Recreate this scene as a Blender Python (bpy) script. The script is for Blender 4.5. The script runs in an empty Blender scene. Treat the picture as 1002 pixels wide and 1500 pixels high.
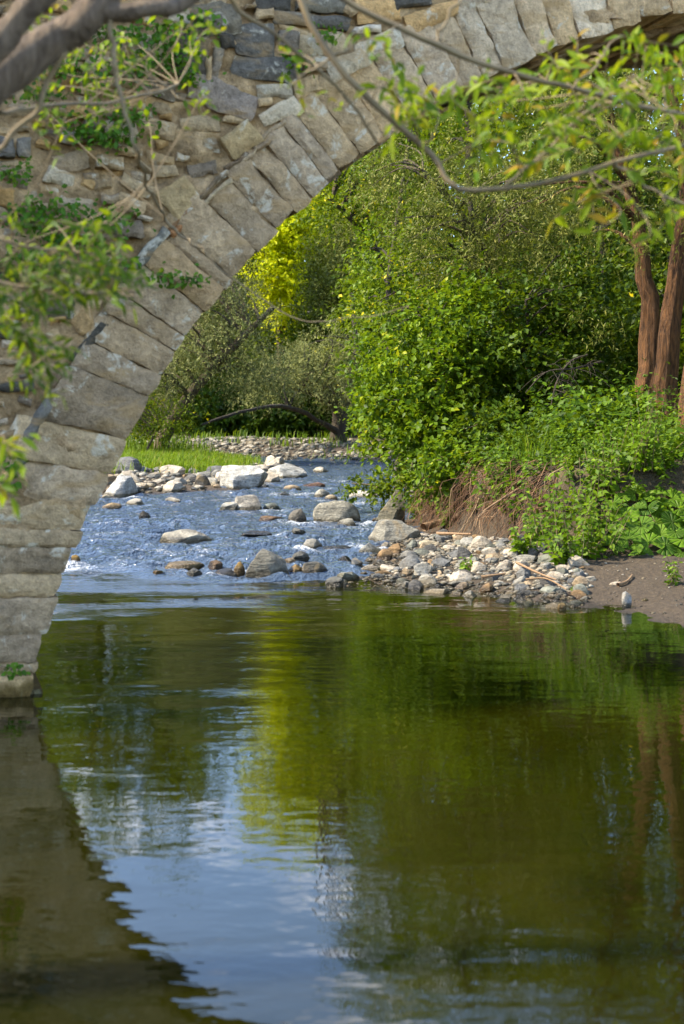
import bpy, math, random
import numpy as np
from mathutils import Vector
random.seed(7); RNG = np.random.default_rng(7)
scn = bpy.context.scene
C = scn.collection
R = math.radians

# ------------------------------------------------------------ camera, sky, sun, exposure
CX, HZ, FPX, CAMZ = 501.0, 600.0, 2083.0, 1.6          # photo pixels: principal column, horizon row, focal length
cam_d = bpy.data.cameras.new('camera'); cam = bpy.data.objects.new('camera', cam_d); C.objects.link(cam)
cam.location = (0, 0, CAMZ); cam.rotation_euler = (R(90), 0, 0)
cam_d.sensor_fit = 'VERTICAL'; cam_d.sensor_height = 36; cam_d.sensor_width = 24; cam_d.lens = 50
cam_d.shift_y = -0.10; cam_d.clip_end = 2000
cam_d.dof.use_dof = True; cam_d.dof.focus_distance = 16.5; cam_d.dof.aperture_fstop = 2.8
scn.camera = cam

SUN_AZ, SUN_EL = R(-95), R(44)                           # azimuth to the right of the view direction (+y)
sun_dir = Vector((math.sin(SUN_AZ)*math.cos(SUN_EL), math.cos(SUN_AZ)*math.cos(SUN_EL), math.sin(SUN_EL)))
w = bpy.data.worlds.new('World'); scn.world = w; w.use_nodes = True
nt = w.node_tree; nt.nodes.clear()
out = nt.nodes.new('ShaderNodeOutputWorld'); bg = nt.nodes.new('ShaderNodeBackground')
sky = nt.nodes.new('ShaderNodeTexSky'); sky.sky_type = 'NISHITA'; sky.sun_disc = False
sky.sun_elevation = SUN_EL; sky.sun_rotation = SUN_AZ; sky.air_density = 1.0; sky.altitude = 2200; sky.dust_density = 0.0; sky.ozone_density = 3.5
tc = nt.nodes.new('ShaderNodeTexCoord'); sep = nt.nodes.new('ShaderNodeSeparateXYZ')
nt.links.new(tc.outputs['Generated'], sep.inputs[0])
addz = nt.nodes.new('ShaderNodeMath'); addz.operation = 'ADD'; addz.inputs[1].default_value = 0.18
nt.links.new(sep.outputs['Z'], addz.inputs[0])
mx = nt.nodes.new('ShaderNodeMath'); mx.operation = 'MAXIMUM'; mx.inputs[1].default_value = 0.12
nt.links.new(addz.outputs[0], mx.inputs[0])
div = nt.nodes.new('ShaderNodeVectorMath'); div.operation = 'DIVIDE'
cmb = nt.nodes.new('ShaderNodeCombineXYZ')
for i in range(3): nt.links.new(mx.outputs[0], cmb.inputs[i])
nt.links.new(tc.outputs['Generated'], div.inputs[0]); nt.links.new(cmb.outputs[0], div.inputs[1])
cn = nt.nodes.new('ShaderNodeTexNoise'); cn.inputs['Scale'].default_value = 2.3; cn.inputs['Detail'].default_value = 7; cn.inputs['Roughness'].default_value = 0.55
nt.links.new(div.outputs[0], cn.inputs['Vector'])
cr = nt.nodes.new('ShaderNodeMapRange'); cr.interpolation_type = 'SMOOTHSTEP'
cr.inputs['From Min'].default_value = 0.54; cr.inputs['From Max'].default_value = 0.70; cr.inputs['To Max'].default_value = 0.7
nt.links.new(cn.outputs[0], cr.inputs['Value'])
cmix = nt.nodes.new('ShaderNodeMixRGB'); cmix.inputs[2].default_value = (9.0, 9.0, 9.2, 1)
nt.links.new(cr.outputs[0], cmix.inputs[0]); nt.links.new(sky.outputs[0], cmix.inputs[1])
nt.links.new(cmix.outputs[0], bg.inputs['Color']); bg.inputs['Strength'].default_value = 0.15
nt.links.new(bg.outputs[0], out.inputs[0])
sl = bpy.data.lights.new('sun', 'SUN'); sl.energy = 2.5; sl.angle = R(3.0); sl.color = (1.0, 0.93, 0.8)
so = bpy.data.objects.new('sun', sl); C.objects.link(so); so.rotation_euler = sun_dir.to_track_quat('Z', 'Y').to_euler()
vs = scn.view_settings; vs.view_transform = 'Standard'; vs.look = 'None'; vs.gamma = 1.0; vs.exposure = 2.25; vs.use_white_balance = True; vs.white_balance_temperature = 7300
scn.cycles.max_bounces = 8; scn.cycles.transparent_max_bounces = 4; scn.cycles.caustics_reflective = False; scn.cycles.caustics_refractive = False

# ------------------------------------------------------------ numeric helpers
def _hash(ix, iy, iz):
    h = (ix.astype(np.int64)*374761393 + iy.astype(np.int64)*668265263 + iz.astype(np.int64)*2147483647 + 1013904223) & 0xffffffff
    h = ((h ^ (h >> 13))*1274126177) & 0xffffffff
    h = ((h ^ (h >> 16))*2246822519) & 0xffffffff
    return ((h ^ (h >> 15)) & 0xffff)/32767.5 - 1.0
def vnoise(x, y, z=0.0):
    x, y, z = np.broadcast_arrays(np.asarray(x, float), np.asarray(y, float), np.asarray(z, float))
    fx, fy, fz = np.floor(x), np.floor(y), np.floor(z); tx, ty, tz = x-fx, y-fy, z-fz
    sx, sy, sz = [t*t*t*(t*(t*6-15)+10) for t in (tx, ty, tz)]
    r = 0
    for i in (0, 1):
        for j in (0, 1):
            for k in (0, 1):
                r = r + _hash(fx+i, fy+j, fz+k)*(sx if i else 1-sx)*(sy if j else 1-sy)*(sz if k else 1-sz)
    return r
def fbm(x, y, z=0.0, o=4, g=0.5):
    a, s, t = 1.0, 0, 0
    for i in range(o):
        t = t + a*vnoise(np.asarray(x)*2**i+17*i, np.asarray(y)*2**i-9*i, np.asarray(z)*2**i+5*i); s += a; a *= g
    return t/s
def sstep(a, b, x):
    t = np.clip((np.asarray(x, float)-a)/(b-a), 0, 1); return t*t*(3-2*t)
def zw(Y):                                            # water level: still pool, a riffle, then a gently rising stream
    Y = np.asarray(Y, float)
    return 0.07*sstep(13.0, 14.4, Y) + 0.014*np.clip(Y-13.6, 0, 60)
def PX(px, py, Y): return ((px-CX)/FPX*Y, Y, CAMZ+(HZ-py)/FPX*Y)
def gp(px, py):                                       # pixel -> point on the water surface
    Y = CAMZ*FPX/(py-HZ)
    for _ in range(30): Y = 0.5*Y + 0.5*(CAMZ-float(zw(Y)))*FPX/(py-HZ)
    return ((px-CX)/FPX*Y, Y)
def poly_sd(px, py, poly):                            # signed distance, negative inside
    poly = np.asarray(poly); d = np.full(px.shape, 1e9); inside = np.zeros(px.shape, bool); n = len(poly)
    for i in range(n):
        ax, ay = poly[i]; bx, by = poly[(i+1) % n]; ex, ey = bx-ax, by-ay
        t = np.clip(((px-ax)*ex+(py-ay)*ey)/(ex*ex+ey*ey+1e-12), 0, 1)
        d = np.minimum(d, np.hypot(px-ax-t*ex, py-ay-t*ey))
        c = ((ay > py) != (by > py)) & (px < (bx-ax)*(py-ay)/(by-ay+1e-12)+ax); inside ^= c
    return np.where(inside, -d, d)

WATER_EDGE = ([(5.0, -3), (5.2, 4), (4.4, 7), (3.3, 9.1)] +
    [gp(*p) for p in [(1002, 932), (880, 893), (740, 880), (640, 868), (560, 860), (495, 857), (490, 848), (515, 836), (540, 818), (545, 802), (560, 785),
                      (572, 770), (586, 758), (592, 735), (585, 715), (592, 700), (585, 688), (572, 680), (555, 675.5), (500, 672), (440, 671), (370, 668.5), (250, 667)]] +
    [(-16, 40), (-16, 36)] +
    [gp(*p) for p in [(300, 675), (370, 677.5), (410, 681), (445, 687), (440, 696), (402, 701), (392, 716), (330, 718), (200, 724), (125, 731)]] +
    [(-5.6, 19), (-5.0, 15), (-4.2, 11.5), (-3.8, 8), (-3.4, 4), (-3, 1), (-1.5, -1.2), (1.5, -1.6)])
TOE = [(12, 10.5), (6, 12.6), (3.9, 13.6), (2.7, 14.1), (2.1, 14.6), (1.65, 15.3), (1.3, 16.2), (1.1, 17.2), (0.98, 18.6), (1.0, 21), (1.2, 25), (1.5, 29), (1.45, 32), (1.2, 35.5), (1.6, 40), (4, 60), (40, 110), (90, 110), (90, 0), (30, 2)]
def ground_z(x, y):
    x = np.asarray(x, float); y = np.asarray(y, float); x, y = np.broadcast_arrays(x, y)
    d = poly_sd(x, y, WATER_EDGE); t = -poly_sd(x, y, TOE)
    base = zw(y)
    z = base + np.where(d < 0, np.maximum(-0.55, d*0.45), 0.10*np.clip(d, 0, 2.2)) - 0.012
    z = z + sstep(0, 0.42, t)*0.72 + 0.13*np.clip(t-0.4, 0, 6) + 0.5*np.clip(t-7, 0, 60)*sstep(7, 25, t)
    land = np.clip(d, 0, 200)
    left = sstep(-5.5, -9.5, x)*(d > 0)
    z = z + left*1.3 + 0.42*np.clip(-x-11, 0, 90)*(d > 0)*sstep(0, 4, d)
    z = z + 0.16*np.clip(y-52, 0, 80)*sstep(52, 64, y)
    z = z + (0.03*fbm(x*1.7, y*1.7, 3, 4) + .018*fbm(x*5, y*5, 6, 2) + 0.08*sstep(1, 4, land)*fbm(x*.6, y*.6, 9, 3))*(d > -0.3)
    return z, d, t
def gz(x, y): return float(ground_z(np.array([x]), np.array([y]))[0][0])
def ray_ground(px, py, y0=8.0, y1=70.0):
    Y = np.linspace(y0, y1, 900); X = (px-CX)/FPX*Y; Z = CAMZ+(HZ-py)/FPX*Y
    G = np.maximum(ground_z(X, Y)[0], zw(Y)); k = np.argmax(Z < G)
    return X[k], Y[k], G[k]

# ------------------------------------------------------------ mesh helpers
class MB:
    def __init__(s): s.V, s.F, s.n, s.T = [], [], 0, []
    def add(s, v, f, tint=None):
        v = np.asarray(v, float).reshape(-1, 3); f = np.asarray(f, np.int64)
        s.V.append(v); s.F.append(f+s.n); s.n += len(v)
        s.T.append(np.full(len(f), 0.5) if tint is None else np.broadcast_to(np.asarray(tint, float), (len(f),)))
    def mesh(s, name, smooth=False):
        me = bpy.data.meshes.new(name)
        if not s.V: return me
        V = np.concatenate(s.V); idx = np.concatenate([f.ravel() for f in s.F])
        tot = np.concatenate([np.full(len(f), f.shape[1]) for f in s.F]); start = np.concatenate([[0], np.cumsum(tot)[:-1]])
        me.vertices.add(len(V)); me.vertices.foreach_set('co', V.astype(np.float32).ravel())
        me.loops.add(len(idx)); me.loops.foreach_set('vertex_index', idx.astype(np.int32))
        me.polygons.add(len(tot)); me.polygons.foreach_set('loop_start', start.astype(np.int32))
        me.update(calc_edges=True)
        a = me.attributes.new('tint', 'FLOAT', 'FACE'); a.data.foreach_set('value', np.concatenate(s.T).astype(np.float32))
        if smooth: me.polygons.foreach_set('use_smooth', np.ones(len(tot), bool))
        return me
    def build(s, name, mat, parent=None, smooth=False):
        me = s.mesh(name, smooth); me.materials.append(mat)
        return link(name, me, parent)
def link(name, me, parent=None):
    o = bpy.data.objects.new(name, me); C.objects.link(o)
    if parent is not None: o.parent = parent
    return o
def tag(o, label=None, cat=None, group=None, kind=None):
    if label: o['label'] = label
    if cat: o['category'] = cat
    if group: o['group'] = group
    if kind: o['kind'] = kind
    return o
def empty(name, loc, label, cat, group=None, rz=0.0):
    o = bpy.data.objects.new(name, None); C.objects.link(o); o.location = loc; o.rotation_euler = (0, 0, rz); o.empty_display_size = 0.2
    return tag(o, label, cat, group)
def smooth_path(pts, n):
    P = np.asarray(pts, float)
    if len(P) < 3: return P[0]+(P[-1]-P[0])*np.linspace(0, 1, n)[:, None]
    Q = np.vstack([2*P[0]-P[1], P, 2*P[-1]-P[-2]]); m = len(P)-1; o = []
    for s in np.linspace(0, m, n):
        i = min(int(s), m-1); t = s-i; a, b, c, d = Q[i:i+4]
        o.append(0.5*((2*b)+(c-a)*t+(2*a-5*b+4*c-d)*t*t+(3*b-a-3*c+d)*t**3))
    return np.array(o)
def tube(mb, P, r0, r1=None, seg=6, knot=0.0, cap=True, seed=0, tint=0.5, fur=0.0):
    P = np.asarray(P, float); n = len(P)
    rad = np.linspace(r0, r0 if r1 is None else r1, n) if np.isscalar(r0) else np.asarray(r0, float)
    T = np.gradient(P, axis=0); T /= np.linalg.norm(T, axis=1)[:, None]+1e-9
    u = np.cross(T[0], [0, 0, 1.0]);
    if np.linalg.norm(u) < 0.1: u = np.cross(T[0], [1.0, 0, 0])
    u /= np.linalg.norm(u); ang = np.linspace(0, 2*np.pi, seg, endpoint=False); V = []
    for i in range(n):
        u = u-T[i]*(u@T[i]); u /= np.linalg.norm(u)+1e-9; v = np.cross(T[i], u)
        rr = rad[i]*np.ones(seg)
        if fur: rr = rr*(1+fur*fbm(np.cos(ang)*5+seed, np.sin(ang)*5, i*0.12+seed, 3))
        if knot: rr = rr*(1+knot*vnoise(np.cos(ang)*1.7+seed, np.sin(ang)*1.7, i*0.45+seed))
        V.append(P[i]+np.cos(ang)[:, None]*u*rr[:, None]+np.sin(ang)[:, None]*v*rr[:, None])
    V = np.concatenate(V); i = np.arange(n-1)[:, None]*seg; j = np.arange(seg)[None]; k = (j+1) % seg
    F = np.stack([(i+j), (i+k), (i+seg+k), (i+seg+j)], -1).reshape(-1, 4)
    mb.add(V, F, tint)
    if cap:
        mb.add(np.vstack([V[-seg:], P[-1]+T[-1]*rad[-1]*0.4]), np.array([[a, (a+1) % seg, seg] for a in range(seg)]), tint)
def unit(v): return v/(np.linalg.norm(v, axis=-1, keepdims=True)+1e-9)
def leaves(mb, pos, axis, nrm, length, width, tint, fold=0.25, shape=4):
    pos = np.asarray(pos); n = len(pos); axis = unit(axis); side = unit(np.cross(nrm, axis)); nrm = np.cross(axis, side)
    L = np.broadcast_to(np.asarray(length, float), (n,))[:, None]; Wd = np.broadcast_to(np.asarray(width, float), (n,))[:, None]
    if shape == 4:
        b = pos; tip = pos+axis*L; l = pos+axis*L*.42+side*Wd*.5+nrm*Wd*fold; r = pos+axis*L*.42-side*Wd*.5+nrm*Wd*fold
        V = np.stack([b, r, tip, l], 1).reshape(-1, 3); k = np.arange(n)[:, None]*4
        F = np.concatenate([k+[0, 1, 2], k+[0, 2, 3]], 1).reshape(-1, 3); mb.add(V, F, np.repeat(tint, 2))
    else:
        dr = -np.array([0, 0, 1.0])*L*0.12
        b = pos; m1 = pos+axis*L*.45; tip = pos+axis*L+dr
        pts = [b, m1-nrm*Wd*0.05, tip]
        for s in (1, -1):
            pts += [pos+axis*L*.22+side*s*Wd*.38+nrm*Wd*fold*.6, pos+axis*L*.5+side*s*Wd*.5+nrm*Wd*fold, pos+axis*L*.8+side*s*Wd*.26+nrm*Wd*fold*.5+dr*.6]
        V = np.stack(pts, 1).reshape(-1, 3); k = np.arange(n)[:, None]*9
        tri = []
        for a in (3, 6):
            q = [[0, a, 1], [a, a+1, 1], [a+1, a+2, 1], [a+2, 2, 1]]
            tri += q if a == 6 else [[x, z, y] for x, y, z in q]
        F = np.concatenate([k+t for t in tri], 1).reshape(-1, 3); mb.add(V, F, np.repeat(tint, len(tri)))

# ------------------------------------------------------------ materials
def newmat(name):
    m = bpy.data.materials.new(name); m.use_nodes = True; t = m.node_tree
    b = t.nodes['Principled BSDF']; return m, t, b
def N(t, kind, **kw):
    n = t.nodes.new(kind)
    for k, v in kw.items():
        if k in n.inputs: n.inputs[k].default_value = v
        else: setattr(n, k, v)
    return n
def noise(t, scale, detail=5, rough=0.55, vec=None, dist=0.0):
    n = N(t, 'ShaderNodeTexNoise', Scale=scale, Detail=detail, Roughness=rough, Distortion=dist)
    if vec is not None: t.links.new(vec, n.inputs['Vector'])
    return n.outputs[0]
def ramp(t, fac, stops):
    n = t.nodes.new('ShaderNodeValToRGB'); e = n.color_ramp.elements
    while len(e) < len(stops): e.new(0.5)
    for q, (p, c) in zip(e, stops): q.position = p; q.color = (c if len(c) == 4 else (*c, 1)) if not np.isscalar(c) else (c, c, c, 1)
    t.links.new(fac, n.inputs[0]); return n.outputs[0]
def mix(t, a, b, fac, mode='MIX'):
    n = t.nodes.new('ShaderNodeMixRGB'); n.blend_type = mode
    for i, v in ((0, fac), (1, a), (2, b)):
        if hasattr(v, 'type') and hasattr(v, 'is_linked'): t.links.new(v, n.inputs[i])
        elif i == 0: n.inputs[0].default_value = v
        else: n.inputs[i].default_value = (*v, 1) if len(v) == 3 else v
    return n.outputs[0]
def math_(t, op, a, b=0.0, clamp=False):
    n = t.nodes.new('ShaderNodeMath'); n.operation = op; n.use_clamp = clamp
    for i, v in ((0, a), (1, b)):
        if hasattr(v, 'is_linked'): t.links.new(v, n.inputs[i])
        else: n.inputs[i].default_value = v
    return n.outputs[0]
def maprange(t, v, a, b, c=0.0, d=1.0, smooth=True):
    n = t.nodes.new('ShaderNodeMapRange'); n.interpolation_type = 'SMOOTHSTEP' if smooth else 'LINEAR'
    n.inputs['From Min'].default_value = a; n.inputs['From Max'].default_value = b; n.inputs['To Min'].default_value = c; n.inputs['To Max'].default_value = d
    t.links.new(v, n.inputs['Value']); return n.outputs[0]
def bump(t, b, h, strength, dist):
    n = N(t, 'ShaderNodeBump', Strength=strength, Distance=dist); t.links.new(h, n.inputs['Height']); t.links.new(n.outputs[0], b.inputs['Normal']); return n
def attr(t, name): return N(t, 'ShaderNodeAttribute', attribute_name=name).outputs['Fac']

def leaf_mat(name, stops, trans=0.35, tcol=(0.30, 0.42, 0.02), rough=0.52, spec=0.22):
    m, t, b = newmat(name)
    col = ramp(t, attr(t, 'tint'), stops)
    t.links.new(col, b.inputs['Base Color']); b.inputs['Roughness'].default_value = rough; b.inputs['Specular IOR Level'].default_value = spec
    tr = N(t, 'ShaderNodeBsdfTranslucent'); tc_ = mix(t, col, tcol, 0.45); t.links.new(tc_, tr.inputs[0])
    ms = N(t, 'ShaderNodeMixShader'); ms.inputs[0].default_value = trans
    t.links.new(b.outputs[0], ms.inputs[1]); t.links.new(tr.outputs[0], ms.inputs[2])
    t.links.new(ms.outputs[0], t.nodes['Material Output'].inputs[0]); return m
M = {}
M['hazel'] = leaf_mat('hazel_leaf', [(0, (0.031, 0.067, 0.0019)), (0.45, (0.0854, 0.1609, 0.0032)), (0.85, (0.1631, 0.2575, 0.0045)), (1, (0.3105, 0.3348, 0.0064))])
M['deep'] = leaf_mat('deep_green_leaf', [(0, (0.0193, 0.0455, 0.0019)), (0.5, (0.0483, 0.0964, 0.0032)), (1, (0.1046, 0.1674, 0.0051))], 0.25)
M['willow'] = leaf_mat('willow_leaf', [(0, (0.0629, 0.0756, 0.0077)), (0.5, (0.1329, 0.1487, 0.0166)), (0.85, (0.2311, 0.2331, 0.0387)), (1, (0.392, 0.3654, 0.0939))], 0.25, (0.2, 0.26, 0.06))
M['silver'] = leaf_mat('silver_willow_leaf', [(0, (0.1076, 0.1235, 0.0304)), (0.5, (0.2024, 0.2176, 0.0574)), (1, (0.3542, 0.3646, 0.1147))], 0.2, (0.16, 0.2, 0.09))
M['yellow'] = leaf_mat('yellow_leaf', [(0, (0.12, 0.24, 0.008)), (.35, (0.42, 0.50, 0.010)), (1, (0.78, 0.80, 0.03))], 0.5, (0.80, 0.80, 0.03))
M['mid'] = leaf_mat('mid_green_leaf', [(0, (0.0389, 0.0709, 0.0026)), (0.5, (0.1017, 0.1575, 0.0038)), (0.9, (0.1943, 0.2494, 0.0064)), (1, (0.6727, 0.5513, 0.0077))], 0.35)
M['grass'] = leaf_mat('grass_blade', [(0, (0.0525, 0.1104, 0.008)), (0.5, (0.1155, 0.2116, 0.0112)), (0.9, (0.21, 0.2944, 0.02)), (1, (0.336, 0.276, 0.08))], 0.4, (0.35, 0.5, 0.02))
M['herb'] = leaf_mat('herb_leaf', [(0, (0.0323, 0.0759, 0.0026)), (0.5, (0.0874, 0.1729, 0.0038)), (1, (0.1882, 0.29, 0.0064))], 0.35)
M['butterbur'] = leaf_mat('butterbur_leaf', [(0, (0.035, 0.10, 0.005)), (1, (0.12, 0.24, 0.012))], 0.35)
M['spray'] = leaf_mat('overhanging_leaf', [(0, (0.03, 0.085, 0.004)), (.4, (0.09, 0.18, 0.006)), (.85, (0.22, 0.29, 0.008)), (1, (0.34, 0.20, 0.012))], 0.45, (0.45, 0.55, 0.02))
M['wallplant'] = leaf_mat('wall_plant_leaf', [(0, (0.03, 0.09, 0.010)), (.6, (0.07, 0.19, 0.014)), (1, (0.17, 0.28, 0.02))], 0.35)

_m = M['butterbur']; _t = _m.node_tree; _g = N(_t, 'ShaderNodeTexGradient', gradient_type='RADIAL'); _o = N(_t, 'ShaderNodeTexCoord'); _t.links.new(_o.outputs['Object'], _g.inputs[0])
_v = math_(_t, 'ABSOLUTE', math_(_t, 'SUBTRACT', math_(_t, 'FRACT', math_(_t, 'MULTIPLY', _g.outputs['Fac'], 13.0)), .5)); _b = _t.nodes['Principled BSDF']; _c = _b.inputs['Base Color'].links[0].from_socket
_n = noise(_t, 3.0, 5, .6, _o.outputs['Object']); _t.links.new(mix(_t, mix(_t, _c, ramp(_t, _n, [(.3, .6), (.7, 1.3)]), .8, 'MULTIPLY'), (0.26, 0.36, 0.08), maprange(_t, _v, .07, .0)), _b.inputs['Base Color']); bump(_t, _b, maprange(_t, _v, .0, .3), .6, .05)
def bark_mat(name, dark, light, scale=6):
    m, t, b = newmat(name); tc_ = N(t, 'ShaderNodeTexCoord'); mp = N(t, 'ShaderNodeMapping'); mp.inputs['Scale'].default_value = (scale, scale, scale*.18)
    t.links.new(tc_.outputs['Object'], mp.inputs[0])
    n1 = noise(t, 3.5, 8, .65, mp.outputs[0]); t.links.new(ramp(t, n1, [(.32, dark), (.7, light)]), b.inputs['Base Color'])
    b.inputs['Roughness'].default_value = .9; bump(t, b, n1, 1.0, 0.08); return m
M['bark'] = bark_mat('grey_brown_bark', (0.05, 0.035, 0.02), (0.18, 0.135, 0.085))
M['red_bark'] = bark_mat('red_brown_bark', (0.030, 0.014, 0.006), (0.26, 0.115, 0.038), 8)
M['dark_bark'] = bark_mat('dark_bark', (0.03, 0.022, 0.014), (0.09, 0.07, 0.045))
M['limb_bark'] = bark_mat('smooth_limb_bark', (0.10, 0.068, 0.042), (0.32, 0.235, 0.155), 9)
m, t, b = newmat('twig_bark'); t.links.new(ramp(t, noise(t, 8, 3), [(.3, (0.13, 0.095, 0.05)), (.7, (0.25, 0.185, 0.095))]), b.inputs['Base Color']); b.inputs['Roughness'].default_value = .7; M['twig'] = m
m, t, b = newmat('dry_root'); t.links.new(ramp(t, attr(t, 'tint'), [(0, (0.09, 0.045, 0.022)), (.6, (0.22, 0.115, 0.055)), (1, (0.42, 0.30, 0.17))]), b.inputs['Base Color']); b.inputs['Roughness'].default_value = .85; M['root'] = m
m, t, b = newmat('driftwood'); t.links.new(ramp(t, noise(t, 14, 5), [(.3, (0.16, 0.09, 0.045)), (.7, (0.34, 0.22, 0.12))]), b.inputs['Base Color']); b.inputs['Roughness'].default_value = .8; M['drift'] = m

# river stone: colour comes from the object, darker and glossy where the water keeps it wet
def rock_mat(name, use_tint=False):
    m, t, b = newmat(name); oi = N(t, 'ShaderNodeObjectInfo'); tc_ = N(t, 'ShaderNodeTexCoord'); ge = N(t, 'ShaderNodeNewGeometry'); sp = N(t, 'ShaderNodeSeparateXYZ'); t.links.new(ge.outputs['Position'], sp.inputs[0])
    off = N(t, 'ShaderNodeVectorMath', operation='ADD'); t.links.new(ge.outputs['Position'], off.inputs[0])
    rv = N(t, 'ShaderNodeVectorMath', operation='SCALE'); t.links.new(oi.outputs['Location'], rv.inputs[0]); rv.inputs['Scale'].default_value = 3.7; t.links.new(rv.outputs[0], off.inputs[1])
    v = off.outputs[0]
    col = ramp(t, attr(t, 'tint'), [(0, (0.10, 0.105, 0.10)), (.35, (0.22, 0.22, 0.20)), (.6, (0.36, 0.31, 0.23)), (.8, (0.44, 0.42, 0.37)), (1, (0.62, 0.60, 0.55))]) if use_tint else oi.outputs['Color']
    n1 = noise(t, 7, 7, .62, v); n2 = noise(t, 38, 5, .6, v); n3 = noise(t, 2.5, 3, .5, v, 1.5); mpv = N(t, 'ShaderNodeMapping'); mpv.inputs['Rotation'].default_value = (.5, .6, 0); mpv.inputs['Scale'].default_value = (1, 1, 5); t.links.new(v, mpv.inputs[0]); n4 = noise(t, 5, 6, .65, mpv.outputs[0])
    col = mix(t, col, ramp(t, n1, [(.3, .45), (.5, .95), (.72, 1.45)]), 0.8, 'MULTIPLY')
    col = mix(t, col, ramp(t, n2, [(.35, .65), (.65, 1.25)]), 0.8, 'MULTIPLY'); col = mix(t, col, ramp(t, n4, [(.34, .6), (.5, 1.0), (.66, 1.35)]), 0.7, 'MULTIPLY')
    col = mix(t, col, (0.40, 0.29, 0.14), maprange(t, n3, .58, .75, 0, .5))
    lvl = math_(t, 'ADD', math_(t, 'MULTIPLY', maprange(t, sp.outputs['Y'], 13.0, 14.4), 0.07), math_(t, 'MULTIPLY', math_(t, 'MAXIMUM', math_(t, 'SUBTRACT', sp.outputs['Y'], 13.6), 0.0), 0.014))
    h = math_(t, 'SUBTRACT', math_(t, 'ADD', sp.outputs['Z'], math_(t, 'MULTIPLY', math_(t, 'SUBTRACT', n1, .5), .09)), lvl)
    wet = maprange(t, h, 0.025, 0.075, 1, 0)
    col = mix(t, col, mix(t, col, (0.30, 0.27, 0.20), 1.0, 'MULTIPLY'), wet)
    col = mix(t, col, (.70, .67, .61), 1.0, 'MULTIPLY'); t.links.new(col, b.inputs['Base Color']); t.links.new(maprange(t, wet, 0, 1, .82, .22), b.inputs['Roughness']); b.inputs['Specular IOR Level'].default_value = .35
    bump(t, b, math_(t, 'ADD', math_(t, 'ADD', n1, n4), math_(t, 'MULTIPLY', n2, .4)), 0.8, 0.04); return m
M['rock'] = rock_mat('river_stone'); M['gravel'] = rock_mat('gravel_stone', True)

# bridge stone: colour comes from the object; ochre streaks, pale lichen, dark damp
def masonry_mat(name, lichen=0.575, own=None):
    m, t, b = newmat(name); oi = N(t, 'ShaderNodeObjectInfo'); tc_ = N(t, 'ShaderNodeTexCoord')
    off = N(t, 'ShaderNodeVectorMath', operation='ADD'); t.links.new(tc_.outputs['Object'], off.inputs[0])
    cb = N(t, 'ShaderNodeCombineXYZ'); q = math_(t, 'MULTIPLY', oi.outputs['Random'], 37.0); [t.links.new(q, cb.inputs[i]) for i in range(3)]
    t.links.new(cb.outputs[0], off.inputs[1]); v = off.outputs[0]
    mp = N(t, 'ShaderNodeMapping'); mp.inputs['Rotation'].default_value = (0, R(40), 0); mp.inputs['Scale'].default_value = (1.0, 1.0, 3.2); t.links.new(v, mp.inputs[0])
    n1 = noise(t, 4.5, 8, .65, v); n2 = noise(t, 22, 7, .68, v); n3 = noise(t, 3.0, 4, .55, mp.outputs[0], .6); n4 = noise(t, 6, 5, .6, v, .8); n5 = noise(t, 95, 4, .6, v)
    col = oi.outputs['Color'] if own is None else mix(t, own[0], own[1], maprange(t, n1, .35, .65))
    col = mix(t, col, (1.20, 1.0, .74), 1.0, 'MULTIPLY'); col = mix(t, col, ramp(t, n1, [(.28, .55), (.5, 1.0), (.72, 1.35)]), 0.75, 'MULTIPLY')
    col = mix(t, col, ramp(t, n2, [(.3, .5), (.5, 1.0), (.7, 1.4)]), 0.75, 'MULTIPLY')
    col = mix(t, col, ramp(t, n5, [(.3, .75), (.7, 1.2)]), 0.8, 'MULTIPLY')
    col = mix(t, col, (0.42, 0.27, 0.12), maprange(t, n3, .54, .68, 0, .6))
    col = mix(t, col, (0.62, 0.57, 0.44), math_(t, 'MULTIPLY', maprange(t, n4, lichen, lichen+.06), maprange(t, n2, .38, .55, 0, .7)))
    so_ = N(t, 'ShaderNodeSeparateXYZ'); t.links.new(tc_.outputs['Object'], so_.inputs[0]); damp = maprange(t, math_(t, 'ADD', so_.outputs['Z'], math_(t, 'MULTIPLY', math_(t, 'SUBTRACT', n1, .5), .25)), .05, .16, 1, 0)
    col = mix(t, col, mix(t, col, (.34, .33, .22), 1.0, 'MULTIPLY'), damp)
    t.links.new(col, b.inputs['Base Color']); b.inputs['Roughness'].default_value = .93; b.inputs['Specular IOR Level'].default_value = .2
    bump(t, b, math_(t, 'ADD', math_(t, 'ADD', n1, math_(t, 'MULTIPLY', n2, .55)), math_(t, 'MULTIPLY', n5, .16)), 1.0, 0.05); return m
M['ashlar'] = masonry_mat('bridge_stone'); M['mortar'] = masonry_mat('lime_mortar', .66, ((0.25, 0.195, 0.13), (0.42, 0.345, 0.25)))

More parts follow.
